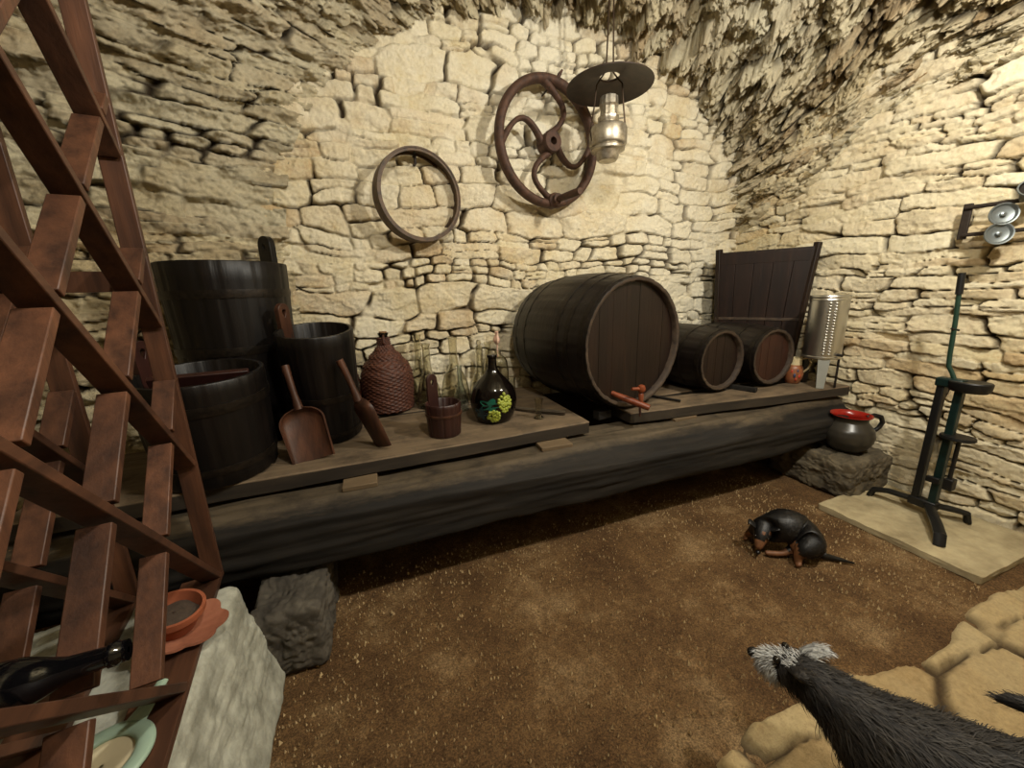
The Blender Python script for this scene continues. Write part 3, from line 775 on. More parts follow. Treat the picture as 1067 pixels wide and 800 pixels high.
# ------------------------------------------------------------------ wicker demijohns
def demijohn(label, loc, Rm, H, mat):
    t = thing('demijohn', label, 'demijohn', loc, (0, 0, R(random.uniform(0, 90))), 'wicker covered bottles')
    zs = [i / 150 for i in range(151)]
    def rad(s_):
        pts = [(0, .86), (0.03, .95), (0.35, 1.0), (0.50, .99), (0.62, .88), (0.74, .62), (0.84, .36), (0.90, .24), (1, .22)]
        for (a, b), (c_, d_) in zip(pts, pts[1:]):
            if s_ <= c_:
                k_ = (s_ - a) / (c_ - a); k_ = k_ * k_ * (3 - 2 * k_); return Rm * (b + (d_ - b) * k_)
        return Rm * .22
    nr = int(H * 0.90 / 0.010)
    def fr_(a, i):
        s_ = zs[i]; row = s_ * nr; k_ = int(row); ph = row - k_
        return 0.0065 * math.sin(PI * ph) * (0.45 + 0.55 * math.sin(a * 19 + PI * (k_ % 2))) + 0.0012 * math.sin(a * 5 + k_)
    MB().lathe([(rad(s_), s_ * H * 0.93) for s_ in zs], 170, None, fr=fr_).build('wicker_cover', mat, t, angle=180)
    MB().lathe([(Rm * .17, H * 0.90), (Rm * .17, H * 0.955), (Rm * .20, H * 0.957), (Rm * .20, H * .985), (Rm * .15, H * .987)], 24).build('neck', M['dglass'], t)
    MB().lathe([(Rm * .14, H * .97), (Rm * .15, H * 1.0), (Rm * .05, H * 1.003)], 20).build('cork', M['cork'], t)
    for sg in (-1, 1):
        MB().tube([(sg * Rm * .17, 0, H * .955), (sg * Rm * .31, 0, H * .93), (sg * Rm * .33, 0, H * .87), (sg * Rm * .24, 0, H * .845)], 0.006, 8).build('loop_handle', mat, t)
    return t
demijohn('big round bottle covered in reddish brown wicker, standing left of the glass carafes', (0.068, 2.30, 0.598), 0.142, 0.455, M['wicker'])
demijohn('smaller dark wicker bottle mostly hidden behind the dark bucket', (-0.165, 2.33, 0.598), 0.085, 0.36, M['wickerd'])

# ------------------------------------------------------------------ glass
def hollow(name, label, loc, prof, mat, group='clear glass carafes', th_=0.003, seg=36, cat='carafe', fr=None):
    outer = prof
    inner = [(max(r - th_, 0.0015), z + (th_ if i == 0 else 0)) for i, (r, z) in enumerate(prof)]
    pr = [(0.0015, prof[0][1])] + outer + list(reversed(inner)) + [(0.0015, prof[0][1] + th_ * 2)]
    t = thing(name, label, cat, loc, (0, 0, 0), group)
    MB().lathe(pr, seg, None, cap=False, fr=(lambda a, i: fr(a) if fr and 3 < i < 6 else 0)).build('body', mat, t, angle=60)
    return t
def carafe_prof(R0, H, rn, flare=1.25):
    b = [(0.0, .92), (0.015, 1.0), (0.16, .98), (0.32, .86), (0.46, .62), (0.56, None), (0.7, None), (0.93, None)]
    out = [(R0 * 0.9, 0.0), (R0, 0.006)]
    for s_, k_ in b[2:]:
        out.append((R0 * k_ if k_ else rn * (1.25 if s_ < .6 else 1.0), H * s_))
    out += [(rn * 1.02, H * .955), (rn * flare, H * .99), (rn * flare * .97, H)]
    # smooth by subdividing
    res = []
    for (a, b_), (c_, d_) in zip(out, out[1:]):
        for q in range(4):
            k_ = q / 4; res.append((a + (c_ - a) * k_, b_ + (d_ - b_) * k_))
    res.append(out[-1]); return res
Z0 = 0.598
hollow('carafe', 'tall narrow clear glass carafe behind the others, just right of the big wicker bottle', (0.262, 2.388, Z0), carafe_prof(0.062, 0.415, 0.021), M['glass'])
t = hollow('carafe', 'clear glass carafe standing directly behind the small red bucket', (0.292, 2.245, Z0), carafe_prof(0.070, 0.375, 0.022), M['glass'])
hollow('carafe', 'widest clear glass carafe with a long neck, second carafe right of the small red bucket', (0.455, 2.27, Z0), carafe_prof(0.088, 0.40, 0.024), M['glass'])
hollow('carafe', 'small bluish glass carafe with a slim neck in front of the widest carafe', (0.447, 2.235 - 0.15, Z0), carafe_prof(0.044, 0.262, 0.013, 1.3), M['bglass'])
t = hollow('carafe', 'stoppered clear glass carafe just left of the painted dark bottle', (0.612, 2.255, Z0), carafe_prof(0.070, 0.33, 0.021), M['glass'])
MB().lathe([(0.004, 0.31), (0.018, 0.315), (0.018, 0.335), (0.010, 0.343), (0.016, 0.355), (0.012, 0.372), (0.003, 0.376)], 20).build('stopper', M['glass'], t)
hollow('carafe', 'clear glass carafe half hidden behind the painted dark bottle', (0.705, 2.38, Z0), carafe_prof(0.066, 0.34, 0.021), M['glass'])
hollow('drinking_glass', 'plain straight clear glass behind the painted dark bottle, beside the biggest barrel', (0.795, 2.22, Z0), [(0.026, 0), (0.030, 0.005), (0.032, 0.06), (0.034, 0.13)], M['glass'], 'drinking glasses', 0.002, cat='glass')
hollow('drinking_glass', 'tiny slim glass standing alone on the plank right of the painted dark bottle', (0.785, 1.76, Z0), [(0.026, 0), (0.027, 0.004), (0.016, 0.018), (0.015, 0.035), (0.018, 0.075), (0.022, 0.108)], M['glass'], 'drinking glasses', 0.002, cat='glass')
# decanter with a pink tulip stopper behind the painted bottle
t = hollow('decanter', 'round shouldered glass decanter with a pink tulip shaped stopper behind the painted bottle', (0.70, 2.16, Z0), [(0.058, 0), (0.062, .006), (0.064, .10), (0.063, .20), (0.055, .255), (0.038, .28), (0.020, .29), (0.019, .31), (0.022, .315)], M['glass'], 'glass decanters', cat='decanter')
MB().tube([(0, 0, 0.27), (0, 0, 0.36)], 0.004, 8).build('stem', M['rose'], t)
MB().lathe([(0.003, 0.35), (0.016, 0.362), (0.021, 0.378), (0.014, 0.395), (0.008, 0.41), (0.011, 0.425), (0.004, 0.43)], 14, None, fr=lambda a, i: 0.003 * math.sin(a * 3)).build('tulip_stopper', M['rose'], t)
# painted dark bottle
t = thing('painted_bottle', 'dark round bellied bottle painted with yellow green grapes and leaves on the front plank', 'bottle', (0.567, 1.845, Z0))
bp = [(0.060, 0), (0.072, 0.004), (0.084, 0.03), (0.096, 0.07), (0.101, 0.105), (0.098, 0.14), (0.086, 0.18), (0.062, 0.215), (0.038, 0.245), (0.024, 0.275), (0.020, 0.30), (0.0195, 0.33), (0.023, 0.333), (0.023, 0.345), (0.016, 0.347)]
sm = []
for i in range(len(bp) - 1):
    for q in range(3): sm.append((bp[i][0] + (bp[i + 1][0] - bp[i][0]) * q / 3, bp[i][1] + (bp[i + 1][1] - bp[i][1]) * q / 3))
sm.append(bp[-1])
sm = [(r * (1.2 if z < .25 else 1.1), z) for r, z in sm]
bp = [(r * 1.2, z) for r, z in bp]
body = MB().lathe(sm, 48).build('body', M['dglass'], t, angle=180)
def brad(z):
    for (a, b_), (c_, d_) in zip(bp, bp[1:]):
        if b_ <= z <= d_: return a + (c_ - a) * (z - b_) / max(d_ - b_, 1e-6)
    return 0.09
def motif(name, mat, az, z, w, h_, lumps, seed):
    rr = random.Random(seed); mb = MB()
    for _ in range(lumps):
        u_, v_ = rr.uniform(-1, 1), rr.uniform(-1, 1)
        if u_ * u_ + v_ * v_ > 1: continue
        zz = z + v_ * h_ / 2; a = az + u_ * w / 2 / 0.11; r_ = brad(zz)
        mb.ball((r_ * math.cos(a), r_ * math.sin(a), zz), (0.0085, 0.0085, 0.0085), 8)
    return mb.build(name, mat, t, angle=180)
AZ = math.atan2(-1.845, -0.567)
motif('grape_bunch', M['grape'], AZ + 0.48, 0.118, 0.062, 0.095, 70, 1)
motif('grape_bunch', M['grape'], AZ - 0.02, 0.052, 0.062, 0.060, 60, 2)
def leafpatch(mat, az, z, w, h_):
    mb = MB(); vs = [(brad(z) * 1.012 * math.cos(az), brad(z) * 1.012 * math.sin(az), z)]; n = 40
    for q in range(n):
        a = 2 * PI * q / n; k_ = 0.78 + 0.22 * math.cos(5 * a)
        zz = z + h_ / 2 * k_ * math.sin(a); aa = az + w / 2 * k_ * math.cos(a) / 0.1; r_ = brad(zz) + 0.0015
        vs.append((r_ * math.cos(aa), r_ * math.sin(aa), zz))
    return mb.add(vs, [(0, q + 1, (q + 1) % n + 1) for q in range(n)]).build('leaf', mat, t, angle=180)
leafpatch(M['leaf'], AZ - 0.16, 0.110, 0.105, 0.075); leafpatch(M['leafb'], AZ - 0.62, 0.065, 0.075, 0.075)

# ------------------------------------------------------------------ right end of the bench
# hopper: tapered board tub in the corner
t = thing('hopper', 'tapered dark board hopper with corner posts standing in the right corner behind the small barrels', 'hopper', (2.70, 2.08, 0.598))
fl, fr_c, br, bl_ = Vector((-0.165, 0.235)), Vector((0.155, -0.27)), Vector((0.19, 0.12)), Vector((0.09, 0.30))
def wallpanel(a, b, z0, z1, k0, k1, th_, n, name, mat):
    c_ = (fl + fr_c + br + bl_) / 4; mb = MB()
    for q in range(n):
        fa, fb = q / n + 0.002, (q + 1) / n - 0.002
        pts = []
        for z, k_ in ((z0, k0), (z1, k1)):
            A, B = c_ + (a - c_) * k_, c_ + (b - c_) * k_
            for f_ in (fa, fb):
                p = A + (B - A) * f_; nn = Vector(((B - A).y, -(B - A).x)).normalized()
                for s_ in (-1, 1): pts.append((p.x + nn.x * th_ / 2 * s_, p.y + nn.y * th_ / 2 * s_, z))
        mb.add(pts, [(0, 1, 3, 2), (4, 6, 7, 5), (0, 4, 5, 1), (2, 3, 7, 6), (0, 2, 6, 4), (1, 5, 7, 3)])
    return mb.build(name, mat, t, bevel=0.002)
for a, b, n in ((fl, fr_c, 5), (fr_c, br, 3), (br, bl_, 2), (bl_, fl, 2)):
    wallpanel(a, b, 0.0, 0.89, 0.80, 1.0, 0.022, n, 'panel', M['hopper'])
wallpanel(fl * 1.03, fr_c * 1.03, 0.80, 0.875, 0.985, 1.015, 0.022, 1, 'top_batten', M['hopper'])
wallpanel(fl * 1.03, fr_c * 1.03, 0.395, 0.415, 0.90, 0.90, 0.03, 1, 'lower_batten', M['chime'])
c_ = (fl + fr_c + br + bl_) / 4; d = (fr_c - fl).normalized()
for c0 in (fl, fr_c):
    lo, hi = c_ + (c0 - c_) * 0.78, c_ + (c0 - c_) * 0.985
    MB().tube([(lo.x, lo.y, 0.0), (hi.x, hi.y, 0.915)], 0.026, 4, sq=(1, 1)).build('corner_post', M['hopper'], t, bevel=0.004)

# steel can on legs
t = thing('steel_tank', 'shiny ribbed stainless steel can on three legs at the right end of the bench', 'tank', (2.700, 1.60, 0.598), (0, 0, 0))
H0, H1, rr0 = 0.185, 0.575, 0.100
pr = [(0.004, H0), (rr0 - 0.004, H0), (rr0 + 0.004, H0 + 0.004), (rr0 + 0.004, H0 + 0.014), (rr0, H0 + 0.018), (rr0, H1 - 0.03), (rr0 + 0.003, H1 - 0.026), (rr0 + 0.001, H1 - 0.018), (rr0 + 0.004, H1 - 0.008), (rr0 + 0.002, H1), (rr0 - 0.006, H1 - 0.004), (0.004, H1 - 0.006)]
MB().lathe(pr, 64, None, cap=False).build('can', M['steel'], t, angle=30)
mb = MB()
for a0 in (R(215), R(232)):
    for q in range(19):
        z = H0 + 0.035 + q * 0.0172
        mb.ball(((rr0) * math.cos(a0), (rr0) * math.sin(a0), z), (0.010, 0.010, 0.0062), 8)
mb.build('embossed_ribs', M['steel'], t, angle=180)
mb = MB()
for a0, mat_, nm in ((R(222), M['grey'], 'leg'), (R(300), M['dark'], 'leg'), (R(80), M['dark'], 'leg')):
    c_, s_ = math.cos(a0), math.sin(a0)
    vs = []
    for z, r_, w in ((0.0, 0.092, 0.020), (H0 + 0.002, 0.090, 0.031)):
        for dr in (-0.006, 0.006):
            for dw in (-w, w): vs.append(((r_ + dr) * c_ - dw * s_, (r_ + dr) * s_ + dw * c_, z))
    MB().add(vs, [(0, 1, 3, 2), (4, 6, 7, 5), (0, 4, 5, 1), (2, 3, 7, 6), (0, 2, 6, 4), (1, 5, 7, 3)]).build(nm, mat_, t, bevel=0.002)
MB().tube([((rr0 - .004) * math.cos(R(262)), (rr0 - .004) * math.sin(R(262)), H0 + 0.03), ((rr0 + .03) * math.cos(R(262)), (rr0 + .03) * math.sin(R(262)), H0 + 0.03)], 0.009, 10).build('spigot', M['dark'], t)

# painted pitcher
t = thing('pitcher', 'small orange pottery pitcher painted with blue and red flowers, beside the rightmost barrel', 'pitcher', (2.638, 1.715, 0.598))
pp = [(0.034, 0), (0.040, 0.004), (0.052, 0.035), (0.056, 0.07), (0.050, 0.105), (0.040, 0.128)]
MB().lathe(pp + [(0.036, 0.128), (0.045, 0.1), (0.003, 0.02)], 32, None, cap=False).build('body', M['pitch'], t, angle=70)
MB().lathe([(0.0405, 0.126), (0.038, 0.15), (0.041, 0.172), (0.037, 0.172), (0.034, 0.15), (0.036, 0.126)], 32, None, cap=False).build('neck', M['pitchw'], t, angle=70)
MB().tube([(0.028, -0.028, 0.165), (0.052, -0.050, 0.172), (0.066, -0.060, 0.14), (0.056, -0.052, 0.10), (0.036, -0.037, 0.075)], 0.006, 10).build('handle', M['pitchw'], t)
for (a, z, r_, mt) in ((R(222), .06, .016, 'blue'), (R(240), .09, .012, 'blue'), (R(205), .085, .013, 'redp'), (R(252), .055, .014, 'redp'), (R(232), .035, .010, 'redp')):
    k_ = 0.050 if z > .08 else 0.0535
    MB().ball((k_ * math.cos(a), k_ * math.sin(a), z), (r_ * .5, r_ * .5, r_), 10).build('painted_flower', M[mt], t)

# dark jug on the stone block
t = thing('jug', 'round dark glazed jug with a red inside and black handle on the right stone block', 'jug', (2.690, 1.375, 0.241))
k_ = 1.0
jp = [(0.060, 0), (0.072, 0.004), (0.102, 0.03), (0.124, 0.07), (0.129, 0.105), (0.120, 0.142), (0.097, 0.172), (0.084, 0.188), (0.085, 0.204), (0.102, 0.224)]
sm = []
for i in range(len(jp) - 1):
    for q in range(3): sm.append((jp[i][0] + (jp[i + 1][0] - jp[i][0]) * q / 3, jp[i][1] + (jp[i + 1][1] - jp[i][1]) * q / 3))
sm.append(jp[-1])
MB().lathe([(0.003, 0.0)] + sm, 48, None, cap=False).build('body', M['jug'], t, angle=180)
MB().lathe([(0.102, 0.223), (0.1015, 0.228), (0.097, 0.226), (0.080, 0.206), (0.079, 0.19), (0.092, 0.170), (0.003, 0.130)], 48, None, cap=False).build('red_lining', M['jugred'], t, angle=70)
hd = Vector((0.86, -0.5, 0)).normalized()
MB().tube([tuple(hd * r_ + Vector((0, 0, z))) for r_, z in ((0.086, 0.208), (0.122, 0.224), (0.158, 0.214), (0.172, 0.18), (0.158, 0.145), (0.128, 0.116))], [0.012, 0.012, 0.013, 0.013, 0.012, 0.013], 12).build('handle', M['black'], t, angle=70)

# green floor corking press
t = thing('corking_press', 'green iron floor corking press with a tall lever standing on the pale slab', 'corking press', (2.655, 0.975, 0.031))
def sq(p, q, w, name, mat, par=t):
    return MB().tube([p, q], w, 4, sq=(1.0, 1.0)).build(name, mat, par, bevel=0.003)
fr_dir = Vector((0.0, -1.0, 0))
for yy, nm in ((0.028, 'column'), (-0.038, 'column')):
    MB().box((0, yy, 0.385), (0.038, 0.030, 0.66)).build(nm, M['green'] if yy < 0 else M['blackm'], t, bevel=0.004)
MB().box((0.0, -0.005, 0.07), (0.05, 0.11, 0.045)).build('base_hub', M['blackm'], t, bevel=0.006)
for pts in (((0, 0.02, 0.072), (-0.01, 0.14, 0.066), (-0.012, 0.20, 0.045), (-0.012, 0.215, 0.005)),
            ((-0.01, -0.03, 0.072), (-0.17, -0.13, 0.062), (-0.245, -0.175, 0.05), (-0.262, -0.186, 0.004)),
            ((0.01, -0.03, 0.07), (0.075, -0.10, 0.06), (0.105, -0.13, 0.05), (0.112, -0.138, 0.004))):
    MB().tube(pts, [0.018, 0.018, 0.019, 0.018], 8, sq=(1.25, .8)).build('foot', M['blackm'], t, angle=35)
MB().lathe([(0.004, 0.69), (0.050, 0.69), (0.058, 0.705), (0.060, 0.735), (0.056, 0.74), (0.004, 0.735)], 32, Matrix.Translation((0, -0.065, 0)), sx=1.0, sy=1.25).build('head', M['blackm'], t, angle=35)
MB().box((0, -0.0, 0.722), (0.055, 0.10, 0.045)).build('head_block', M['green'], t, bevel=0.008)
MB().lathe([(0.003, 0.452), (0.052, 0.452), (0.056, 0.458), (0.054, 0.468), (0.003, 0.468)], 28, Matrix.Translation((-0.01, -0.072, 0)), sx=1.0, sy=1.15).build('bottle_plate', M['blackm'], t, angle=35)
MB().tube([(-0.005, -0.078, 0.46), (-0.005, -0.078, 0.20)], 0.009, 10).build('spring_rod', M['blackm'], t)
MB().box((-0.005, -0.082, 0.215), (0.045, 0.035, 0.06)).build('slide_block', M['blackm'], t, bevel=0.004)
MB().box((-0.03, -0.03, 0.22), (0.02, 0.05, 0.03)).build('catch', M['blackm'], t, bevel=0.003)
lev = [(0.0, -0.012, 0.73), (0.0, 0.005, 0.77), (0.0, 0.022, 0.80), (0.0, 0.027, 0.85), (0.0, 0.036, 1.02), (0.0, 0.047, 1.16)]
L_ = MB().tube(lev, 0.0095, 8, sq=(1.0, .8)).build('lever', M['greenl'], t, angle=40)
g = MB().tube([(0, 0.046, 1.145), (0, 0.052, 1.245)], 0.0135, 12).build('grip', M['blackm'], L_)
MB().tube([(-0.02, 0.036, 0.985), (0.018, 0.024, 0.975)], 0.005, 8).build('lever_pin', M['blackm'], L_)

# spotlights on a wrought iron bracket on the right wall
t = thing('spotlight_bracket', 'dark iron wall bracket carrying round silver spotlights on the right stone wall', 'wall light', (2.90, 0.98, 1.53))
MB().tube([(-0.035, 0.175, 0.062), (-0.035, -0.22, 0.058)], 0.010, 8, sq=(1, 1)).build('rail', M['iron'], t)
MB().tube([(-0.035, 0.16, -0.068), (-0.035, -0.22, -0.072)], 0.010, 8, sq=(1, 1)).build('rail', M['iron'], t)
MB().box((-0.024, 0.165, -0.003), (0.014, 0.034, 0.17)).build('end_strap', M['iron'], t, bevel=0.004)
MB().box((-0.02, -0.19, -0.003), (0.02, 0.034, 0.17)).build('end_strap', M['iron'], t, bevel=0.004)
def head(c, d, r_, lens):
    Mx_ = frame(c, d)
    h_ = MB().lathe([(0.012, -0.075), (0.020, -0.07), (0.024, -0.045), (r_ * .8, -0.02), (r_, -0.004), (r_ + 0.003, 0), (r_ + 0.002, 0.004), (r_ - 0.003, 0.003)], 36, Mx_, cap=False).build('lamp_head', M['lampm'], t, angle=50)
    MB().lathe([(r_ - 0.003, 0.002), (r_ * .8, -0.008), (r_ * .45, -0.013), (0.010, -0.012), (0.009, 0.002), (0.002, 0.004)], 36, Mx_, cap=False).build('reflector', lens, h_, angle=30)
    MB().tube([Vector(c) - Vector(d).normalized() * 0.06, (-0.035, c[1] + 0.01, 0.06 if c[2] > 0 else -0.07)], 0.007, 8).build('swivel', M['dark'], h_)
head((-0.10, 0.012, 0.004), (-0.72, -0.62, 0.12), 0.047, M['lampm'])
head((-0.11, 0.008, -0.082), (-0.70, -0.65, 0.10), 0.047, M['lampm'])
head((-0.10, -0.055, 0.10), (-0.75, -0.45, 0.50), 0.043, M['dark'])

# ------------------------------------------------------------------ on the back wall and from the vault
# sieve hoop
t = thing('wooden_hoop', 'thin round wooden sieve hoop hanging on the back wall left of the iron wheel', 'hoop', (0.345, 2.425, 1.795), (R(90), 0, R(14)))
MB().lathe([(0.238, -0.05), (0.246, -0.05), (0.248, 0.0), (0.246, 0.05), (0.238, 0.05), (0.238, -0.05)], 80, None, cap=False).build('rim', M['hoopw'], t, angle=40)
MB().lathe([(0.225, 0.033), (0.237, 0.033), (0.237, 0.046), (0.225, 0.046), (0.225, 0.033)], 80, None, cap=False).build('inner_ring', M['hoopw'], t, angle=40)
MB().lathe([(0.227, -0.05), (0.237, -0.05), (0.237, -0.037), (0.227, -0.037), (0.227, -0.05)], 80, None, cap=False).build('inner_ring', M['hoopw'], t, angle=40)
MB().tube([(0.0, 0.251, 0.0), (0.01, 0.221, -0.03), (0.012, 0.185, -0.035), (0.0, 0.17, -0.03)], 0.008, 8).build('hanging_loop', M['iron'], t)
# flywheel
t = thing('flywheel', 'big rusty iron flywheel with curved spokes and a crank handle hanging on the back wall', 'wheel', (1.165, 2.405, 2.135), (R(90), 0, R(8)))
MB().tube([(0.345 * math.cos(2 * PI * q / 80), 0.345 * math.sin(2 * PI * q / 80), 0) for q in range(80)], 0.034, 12, closed=True, sq=(.8, 1.1)).build('rim', M['rust'], t, angle=40)
for q in range(4):
    a = PI / 2 * q
    pts = []
    for s_ in range(13):
        f_ = s_ / 12; r_ = 0.05 + f_ * 0.285
        off = -0.13 * math.sin(PI * f_ ** 0.85)
        p = Vector((r_, off - 0.00, 0)); p.rotate(Euler((0, 0, a + R(6)))); pts.append(p)
    MB().tube(pts, [0.030, 0.027, 0.025, 0.024, 0.023, 0.022, 0.022, 0.022, 0.022, 0.023, 0.025, 0.028, 0.032], 10, sq=(.7, 1.0)).build('spoke', M['rust'], t, angle=60)
hub = MB().lathe([(0.022, -0.05), (0.058, -0.05), (0.062, -0.04), (0.062, 0.045), (0.056, 0.055), (0.022, 0.055), (0.022, -0.05)], 28, None, cap=False).build('hub', M['rust'], t, angle=35)
MB().lathe([(0.005, 0), (0.045, 0), (0.045, 0.055), (0.034, 0.065), (0.034, 0.09), (0.005, 0.09)], 20, Matrix.Translation((0.02, -0.33, -0.01)), cap=False).build('crank_boss', M['rust'], t, angle=35)
MB().tube([(0.02, -0.33, 0.05), (0.02, -0.33, 0.11), (0.02, -0.33, 0.25), (0.02, -0.33, 0.29)], [0.016, 0.020, 0.022, 0.018], 12).build('crank_handle', M['rust'], t)
MB().tube([(0.05, 0.33, 0.0), (0.06, 0.37, 0.03), (0.07, 0.39, 0.045)], [0.014, 0.012, 0.006], 8).build('lug', M['rust'], t)
# iron pins the wheel and hoop hang on
for loc, lab in (((1.165, 2.515, 2.432), 'iron pin in the back wall holding the flywheel rim'), ((0.345, 2.51, 2.026), 'iron pin in the back wall holding the sieve hoop')):
    o = MB().tube([(0, 0, 0), (0, -0.125, 0.0), (0, -0.13, 0.008)], 0.0055, 8).build('wall_pin', M['iron'])
    o.location = loc; tag(o, lab, 'nail')
# hanging oil lamp
lx, ly = 1.39, 2.10
t = thing('hanging_oil_lamp', 'old oil lamp with a wide dark round shade hanging on two wires from the vault', 'lamp', (lx, ly, 2.01))
sh_ = MB().lathe([(0.055, 0.385), (0.057, 0.379), (0.16, 0.360), (0.230, 0.335), (0.236, 0.330), (0.236, 0.326), (0.228, 0.329), (0.158, 0.354), (0.055, 0.373), (0.053, 0.38), (0.055, 0.385)], 64, None, cap=False).build('shade', M['shade'], t, angle=40)
MB().lathe([(0.004, -0.045), (0.050, -0.045), (0.060, -0.034), (0.064, -0.012), (0.074, 0.002), (0.094, 0.008), (0.096, 0.02), (0.090, 0.026), (0.100, 0.031), (0.105, 0.04), (0.105, 0.112), (0.098, 0.128), (0.06, 0.142), (0.05, 0.150), (0.004, 0.156)], 48, None, cap=False).build('font', M['brass'], t, angle=35)
MB().lathe([(0.046, 0.145), (0.058, 0.162), (0.058, 0.178), (0.046, 0.185), (0.044, 0.225), (0.052, 0.235), (0.049, 0.275), (0.032, 0.285), (0.004, 0.285)], 40, None, cap=False, fr=lambda a, i: 0.002 * math.sin(a * 12)).build('burner', M['brass'], t, angle=35)
MB().tube([(0.045, -0.02, 0.17), (0.075, -0.035, 0.172)], 0.004, 8).build('wick_knob', M['brass'], t)
for sg in (-1, 1):
    MB().tube([(sg * 0.012, 0, 0.80), (sg * 0.02, 0, 0.5), (sg * 0.024, 0, 0.40), (sg * 0.05, -0.012 * sg, 0.365), (sg * 0.062, -0.03 * sg, 0.34), (sg * 0.07, -0.035 * sg, 0.25), (sg * 0.105, -0.02 * sg, 0.10), (sg * 0.102, 0, 0.05)], 0.0045, 8).build('wire_hanger', M['wire'], t)
MB().tube([(-0.02, 0, 0.79), (0, 0, 0.83), (0.02, 0, 0.79)], 0.004, 8).build('hook', M['wire'], t)

# ------------------------------------------------------------------ bottle rack at the left
yawr = math.atan2(-0.132, 0.991)
t = thing('bottle_rack', 'big reddish brown wooden bottle rack of crossed slats on the white plinth at left', 'bottle rack', (-0.521, 1.306, 0.394), (0, 0, -yawr))
# local: +y along the rack away from the camera, x towards the room (front plane x = 0), z up from the plinth
W, TH = 0.047, 0.019
S0, ZT = -1.32, 1.75
def slat(name, cx, s_a, z_a, s_b, z_b, mat='rackx', w=W, th_=TH):
    """slat whose lower edge line runs from (s_a,z_a) to (s_b,z_b) in the rack's face, w deep behind the face"""
    a, b = Vector((0, s_a, z_a)), Vector((0, s_b, z_b)); d = (b - a).normalized(); n = Vector((0, -d.z, d.y))
    vs = [p + n * k_ * th_ / 2 + Vector((x, 0, 0)) for p in (a, b) for k_ in (-1, 1) for x in (cx, cx - w)]
    return MB().add(vs, [(0, 1, 3, 2), (4, 6, 7, 5), (0, 4, 5, 1), (2, 3, 7, 6), (0, 2, 6, 4), (1, 5, 7, 3)]).build(name, M[mat], t, bevel=0.002)
KR = [0.0 - 0.394, 0.40 - 0.394, 0.785 - 0.394, 1.19 - 0.394, 1.60 - 0.394, 2.0 - 0.394]
KC = [1.035 - 0.394, 1.38 - 0.394, 1.725 - 0.394, 2.07 - 0.394, 2.415 - 0.394, 2.76 - 0.394]
for cx in (0.0, -0.20):
    # upright at the far end and at the near end, top and bottom boards
    slat('end_post', cx, 0.012, 0.0, 0.012, ZT + 0.02, 'rack'); slat('end_post', cx, S0 - 0.012, 0.0, S0 - 0.012, ZT + 0.02, 'rack')
    slat('bottom_board', cx, S0, 0.012, 0.0, 0.012, w=0.10); slat('top_board', cx, S0, ZT + 0.012, 0.0, ZT + 0.012)
    for c_ in KR:
        pts = []
        # z = c - s  inside s in [S0,0], z in [0.02,ZT]
        sa = max(S0, c_ - ZT); sb = min(0.0, c_ - 0.02)
        if sb - sa > 0.05: slat('long_slat', cx, sa, c_ - sa, sb, c_ - sb)
    for k_ in KC:
        # z = k + s
        s_lo = max(S0, 0.02 - k_); s_hi = min(0.0, ZT - k_)
        cuts = sorted([s for s in [(c_ - k_) / 2 for c_ in KR] if s_lo < s < s_hi])
        ends = [s_lo] + cuts + [s_hi]
        for a, b in zip(ends, ends[1:]):
            if k_ == KC[0] and cuts and b <= cuts[0] + 1e-6: continue
            g_ = TH * 0.72
            aa = a + (g_ if a in cuts else 0); bb = b - (g_ if b in cuts else 0)
            if bb - aa > 0.03: slat('cross_slat', cx, aa, k_ + aa, bb, k_ + bb, 'rack')
MB().box((-0.128, 0.012, ZT * .52), (0.15, 0.018, 0.05)).build('end_tie', M['rack'], t)
# bottle lying in the rack, neck to the room
def RK(x, s, z): # rack-local to world
    c_, s_ = math.cos(-yawr), math.sin(-yawr)
    return (-0.521 + x * c_ - s * s_, 1.306 + x * s_ + s * c_, 0.394 + z)
t2 = thing('wine_bottle', 'dark wine bottle lying in the bottle rack with its neck pointing into the room', 'bottle', RK(0.045, -0.69, 0.363), (0, 0, -yawr))
Mx_ = frame((0, 0, 0), (1, 0.0, 0.0))
MB().lathe([(0.004, -0.31), (0.034, -0.31), (0.037, -0.30), (0.037, -0.13), (0.034, -0.105), (0.024, -0.08), (0.017, -0.06), (0.014, -0.02), (0.014, -0.014)], 32, Mx_, cap=False).build('body', M['bottleblack'], t2, angle=60)
MB().lathe([(0.014, -0.018), (0.0165, -0.016), (0.0165, -0.006), (0.0145, -0.004), (0.0145, 0.004), (0.004, 0.004)], 28, Mx_, cap=False).build('lip', M['bottleblack'], t2, angle=50)
# terracotta bowl on a leaf-shaped dish inside the rack
t2 = thing('leaf_dish', 'pale terracotta dish shaped like a leaf on the bottom board of the rack', 'dish', RK(-0.045, -0.235, 0.024), (R(0), R(12), R(10)))
mb = MB(); n = 64; rings = 8; vs = []; fs = []
for lay in (0, 1):
    for i in range(rings + 1):
        for q in range(n):
            a = 2 * PI * q / n; k_ = 0.094 * (0.84 + 0.16 * abs(math.cos(3.5 * a))) * i / rings
            vs.append((k_ * math.cos(a), k_ * math.sin(a), 0.006 * lay + 0.022 * (i / rings) ** 2 + 0.002 * math.cos(7 * a) * i / rings))
I = lambda l, i, q: l * (rings + 1) * n + i * n + q % n
for l in (0, 1):
    for i in range(rings):
        for q in range(n): fs.append((I(l, i, q), I(l, i, q + 1), I(l, i + 1, q + 1), I(l, i + 1, q)))
for q in range(n): fs.append((I(0, rings, q), I(0, rings, q + 1), I(1, rings, q + 1), I(1, rings, q)))
mb.add(vs, fs).build('dish_body', M['terral'], t2, angle=60)
